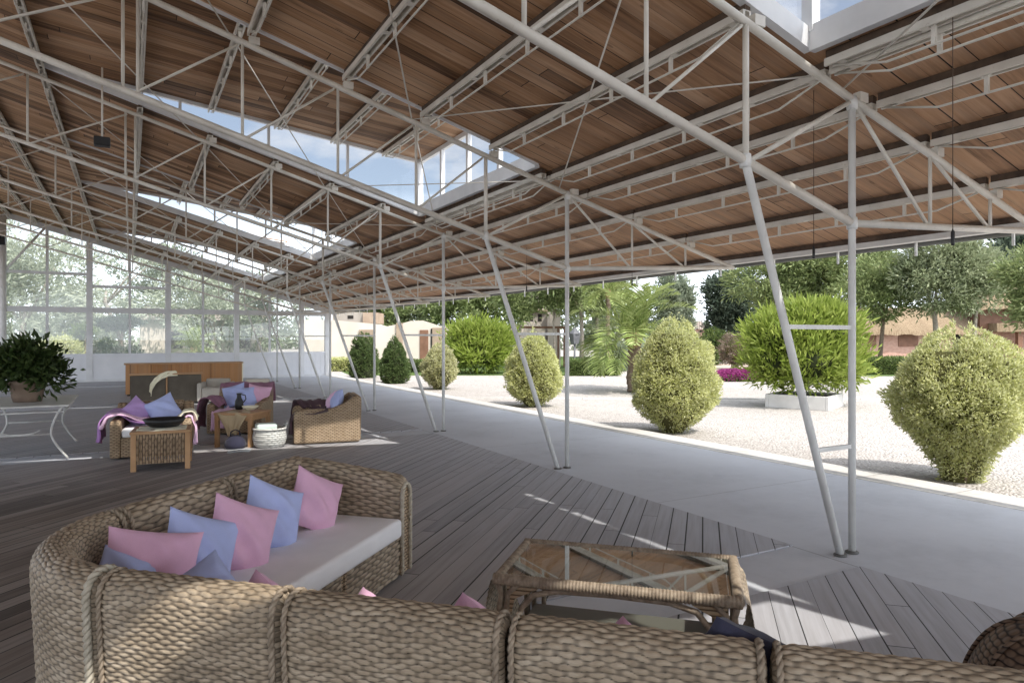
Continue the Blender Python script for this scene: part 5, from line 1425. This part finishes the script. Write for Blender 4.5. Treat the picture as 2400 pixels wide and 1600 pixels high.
for i, q in enumerate(ex):
    s_ = min(1, (i/29)*2.2); wob = .12*math.sin(i*.7)
    rz = f1+(f2-f1)*min(1, .25+s_*.95)
    V += [(q,-1.35,f1-.25+wob+.35*math.sin(PI*i/14)**2),(q,-1.25,f1+.25+wob+.35*math.sin(PI*i/14)**2),(q,.4,(f1+rz)/2+.35),(q,2.2,rz),(q,5.4,f1)]
for i in range(29):
    for k in range(4): F.append((i*5+k, (i+1)*5+k, (i+1)*5+k+1, i*5+k+1))
npmesh('thatched_roof', V, F, M['thatch'], h, local=True)
mb = MB(); mb.box(X(2305), X(2450), -1.4, -.52, Zp(778)+.006, Zp(758)); mb.build('porch_fascia', M['thatch'], h, True)
def arched(p0, p1, y0, y1, mat, nm):
    a, b = X(p0), X(p1); z0, z1 = Zp(y0), Zp(y1); r = (b-a)/2
    pts = [(a,z0),(b,z0)] + [((a+b)/2+r*math.cos(q), z1-r*.45+r*.45*math.sin(q)) for q in np.linspace(0, PI, 9)]
    mb = MB(); mb.prism(pts, 'y', -.05, -.004); return mb.build(nm, mat, h, True)
arched(2105, 2151, 812, 772, M['door'], 'shutter'); arched(2034, 2053, 812, 774, M['door'], 'shutter')
arched(2233, 2251, 845, 772, M['dark'], 'doorway'); arched(2286, 2311, 806, 772, M['stone'], 'shutter')
for p in (2358, 2384):
    mb = MB(); mb.box(X(p), X(p+10), -1.2, -.9, 0, Zp(778)-.003); mb.build('porch_post', M['door'], h, True)
mb = MB(); mb.box(X(2335), X(2392), -1.6, -.95, Zp(836), Zp(823)); mb.build('porch_bench', M['brick'], h, True)
W_ = 76
h = house_root('pink_house', 'tiny far pink house beside the white sky gap', W_)
mb = MB(); mb.box(X(1608), X(1652), 0, 5, 0, Zp(772)); mb.build('wall', M['brick'], h, True)
mb = MB(); mb.prism([(X(1604),Zp(772)+.003),(X(1656),Zp(772)+.003),(X(1642),Zp(752)),(X(1620),Zp(752))], 'y', -.3, 5.3); mb.build('roof', M['tile'], h, True)
# house behind the end wall
h = thing('white_house', 'sunlit white house seen through the lower panes of the end wall', 'house', (4.5, 53, -.1))
mb = MB(); mb.box(-3.9, 4.6, 0, 6, 0, 3.0); mb.build('wall', M['render'], h, True)
mb = MB(); mb.prism([(-.4,2.98),(6.4,2.98),(6.1,3.0)], 'x', -4.2, 4.9); mb.v = [(a, b-.4 if b < 1 else b, z) for a, b, z in mb.v]; 
mb = MB(); mb.hexa([(-4.2,-.4,3.003),(4.9,-.4,3.003),(4.9,6.4,3.003),(-4.2,6.4,3.003),(-3.6,2.6,4.2),(4.3,2.6,4.2),(4.3,3.4,4.2),(-3.6,3.4,4.2)]); mb.build('roof', M['tile'], h, True)
for a in (-2.2, -.4, 2.3):
    mb = MB(); mb.box(a, a+.9, -.05, -.003, .0 if a == -.4 else 1.0, 2.2); mb.build('door' if a == -.4 else 'window', M['door'] if a == -.4 else M['dark'], h, True)
# lantern post
x, y = dep(3.13, 34); lp_ = thing('lantern_post', 'dark garden lantern post right of the second white post', 'lantern', (x, y, -.1))
mb = MB(); mb.tube((x,y,-.1), (x,y,1.35), .05, 10); mb.build('post', M['slate'], lp_)
mb = MB(); mb.lathe([(0,-.12),(.16,-.12),(.20,-.08),(.20,.0),(0,0)], (x,y,.0), 14); mb.build('base', M['slate'], lp_)
mb = MB(); mb.hexa([(x-.14,y-.14,1.35),(x+.14,y-.14,1.35),(x+.14,y+.14,1.35),(x-.14,y+.14,1.35),(x-.22,y-.22,1.85),(x+.22,y-.22,1.85),(x+.22,y+.22,1.85),(x-.22,y+.22,1.85)]); mb.build('lantern', M['slate'], lp_)
mb = MB(); mb.lathe([(.0,0),(.30,0),(.26,.06),(.08,.24),(.03,.32),(0,.33)], (x,y,1.853), 8, False); mb.build('cap', M['slate'], lp_)
# ------------------------------------------------------------------ camera, sun, sky
cam = bpy.data.cameras.new('camera'); co = bpy.data.objects.new('camera', cam); COL.objects.link(co)
cam.sensor_width = 36; cam.sensor_fit = 'HORIZONTAL'
cam.lens = 1594.6/2400*36
cam.shift_y = -(800-791.75)/2400
cam.clip_start = .05; cam.clip_end = 3000
co.location = (0, 0, 1.65); co.rotation_euler = (PI/2, 0, -.5112)
SC.camera = co
ELV = math.radians(52.3)
sd = Vector((.235, -.972, 0)).normalized()*math.cos(ELV); sd.z = math.sin(ELV)
sun = bpy.data.lights.new('sun', 'SUN'); so = bpy.data.objects.new('sun', sun); COL.objects.link(so)
sun.energy = SUN_E; sun.angle = math.radians(.5); sun.color = (1, .95, .87)
so.rotation_euler = (-sd).to_track_quat('-Z', 'Y').to_euler(); so.location = (20, -60, 90)
w = bpy.data.worlds.new('World'); SC.world = w; w.use_nodes = True
wt = w.node_tree; wt.nodes.clear()
out = wt.nodes.new('ShaderNodeOutputWorld'); bg = wt.nodes.new('ShaderNodeBackground')
sky = wt.nodes.new('ShaderNodeTexSky'); sky.sky_type = 'NISHITA'; sky.sun_disc = False
sky.sun_elevation = ELV; sky.sun_rotation = math.atan2(.235, -.972)
sky.altitude = 50; sky.air_density = 1.0; sky.dust_density = 1.6; sky.ozone_density = 1.0
tc = wt.nodes.new('ShaderNodeTexCoord')
mp = wt.nodes.new('ShaderNodeMapping'); mp.inputs['Scale'].default_value = (1, 1, 2.4); mp.inputs['Location'].default_value = (.3, 1.2, .2)
nz = wt.nodes.new('ShaderNodeTexNoise'); nz.inputs['Scale'].default_value = 2.3; nz.inputs['Detail'].default_value = 7; nz.inputs['Roughness'].default_value = .6
cr = wt.nodes.new('ShaderNodeValToRGB'); cr.color_ramp.elements[0].position = .52; cr.color_ramp.elements[1].position = .68; cr.color_ramp.elements[0].color = (.22, .22, .22, 1)
mx = wt.nodes.new('ShaderNodeMix'); mx.data_type = 'RGBA'
wt.links.new(tc.outputs['Generated'], mp.inputs[0]); wt.links.new(mp.outputs[0], nz.inputs['Vector']); wt.links.new(nz.outputs[0], cr.inputs[0])
sx = wt.nodes.new('ShaderNodeSeparateXYZ'); wt.links.new(tc.outputs['Generated'], sx.inputs[0])
hz = wt.nodes.new('ShaderNodeMapRange'); wt.links.new(sx.outputs[2], hz.inputs[0])
hz.inputs[1].default_value, hz.inputs[2].default_value, hz.inputs[3].default_value, hz.inputs[4].default_value = 0, .21, 1.0, .0
wt.links.new(hz.outputs[0], mx.inputs[0])
mx.inputs[7].default_value = (HAZE*.93, HAZE*1.0, HAZE*1.09, 1)
mc = wt.nodes.new('ShaderNodeMix'); mc.data_type = 'RGBA'; mc.inputs[7].default_value = (CLOUD, CLOUD, CLOUD*1.02, 1)
wt.links.new(cr.outputs[0], mc.inputs[0]); wt.links.new(sky.outputs[0], mc.inputs[6]); wt.links.new(mc.outputs[2], mx.inputs[6])
# added glow around the sun, out of view, as soft fill light
dt = wt.nodes.new('ShaderNodeVectorMath'); dt.operation = 'DOT_PRODUCT'; dt.inputs[1].default_value = tuple(sd)
wt.links.new(tc.outputs['Generated'], dt.inputs[0])
pw = wt.nodes.new('ShaderNodeMapRange'); pw.interpolation_type = 'SMOOTHSTEP'
pw.inputs[1].default_value, pw.inputs[2].default_value = .12, 1.0
wt.links.new(dt.outputs['Value'], pw.inputs[0])
ad = wt.nodes.new('ShaderNodeMix'); ad.data_type = 'RGBA'; ad.blend_type = 'ADD'
ad.inputs[7].default_value = (FILL_GLOW*.95, FILL_GLOW, FILL_GLOW*1.06, 1)
wt.links.new(pw.outputs[0], ad.inputs[0]); wt.links.new(mx.outputs[2], ad.inputs[6])
wt.links.new(ad.outputs[2], bg.inputs[0]); bg.inputs[1].default_value = SKY_E
wt.links.new(bg.outputs[0], out.inputs[0])
SC.render.engine = 'CYCLES'
SC.view_settings.view_transform = 'Standard'; SC.view_settings.look = 'None'; SC.view_settings.exposure = 0; SC.view_settings.gamma = 1
SC.cycles.use_denoising = True
SC.cycles.max_bounces = 10; SC.cycles.diffuse_bounces = 6; SC.cycles.glossy_bounces = 4; SC.cycles.transparent_max_bounces = 24
SC.cycles.sample_clamp_indirect = 8
SC.cycles.caustics_reflective = False; SC.cycles.caustics_refractive = False
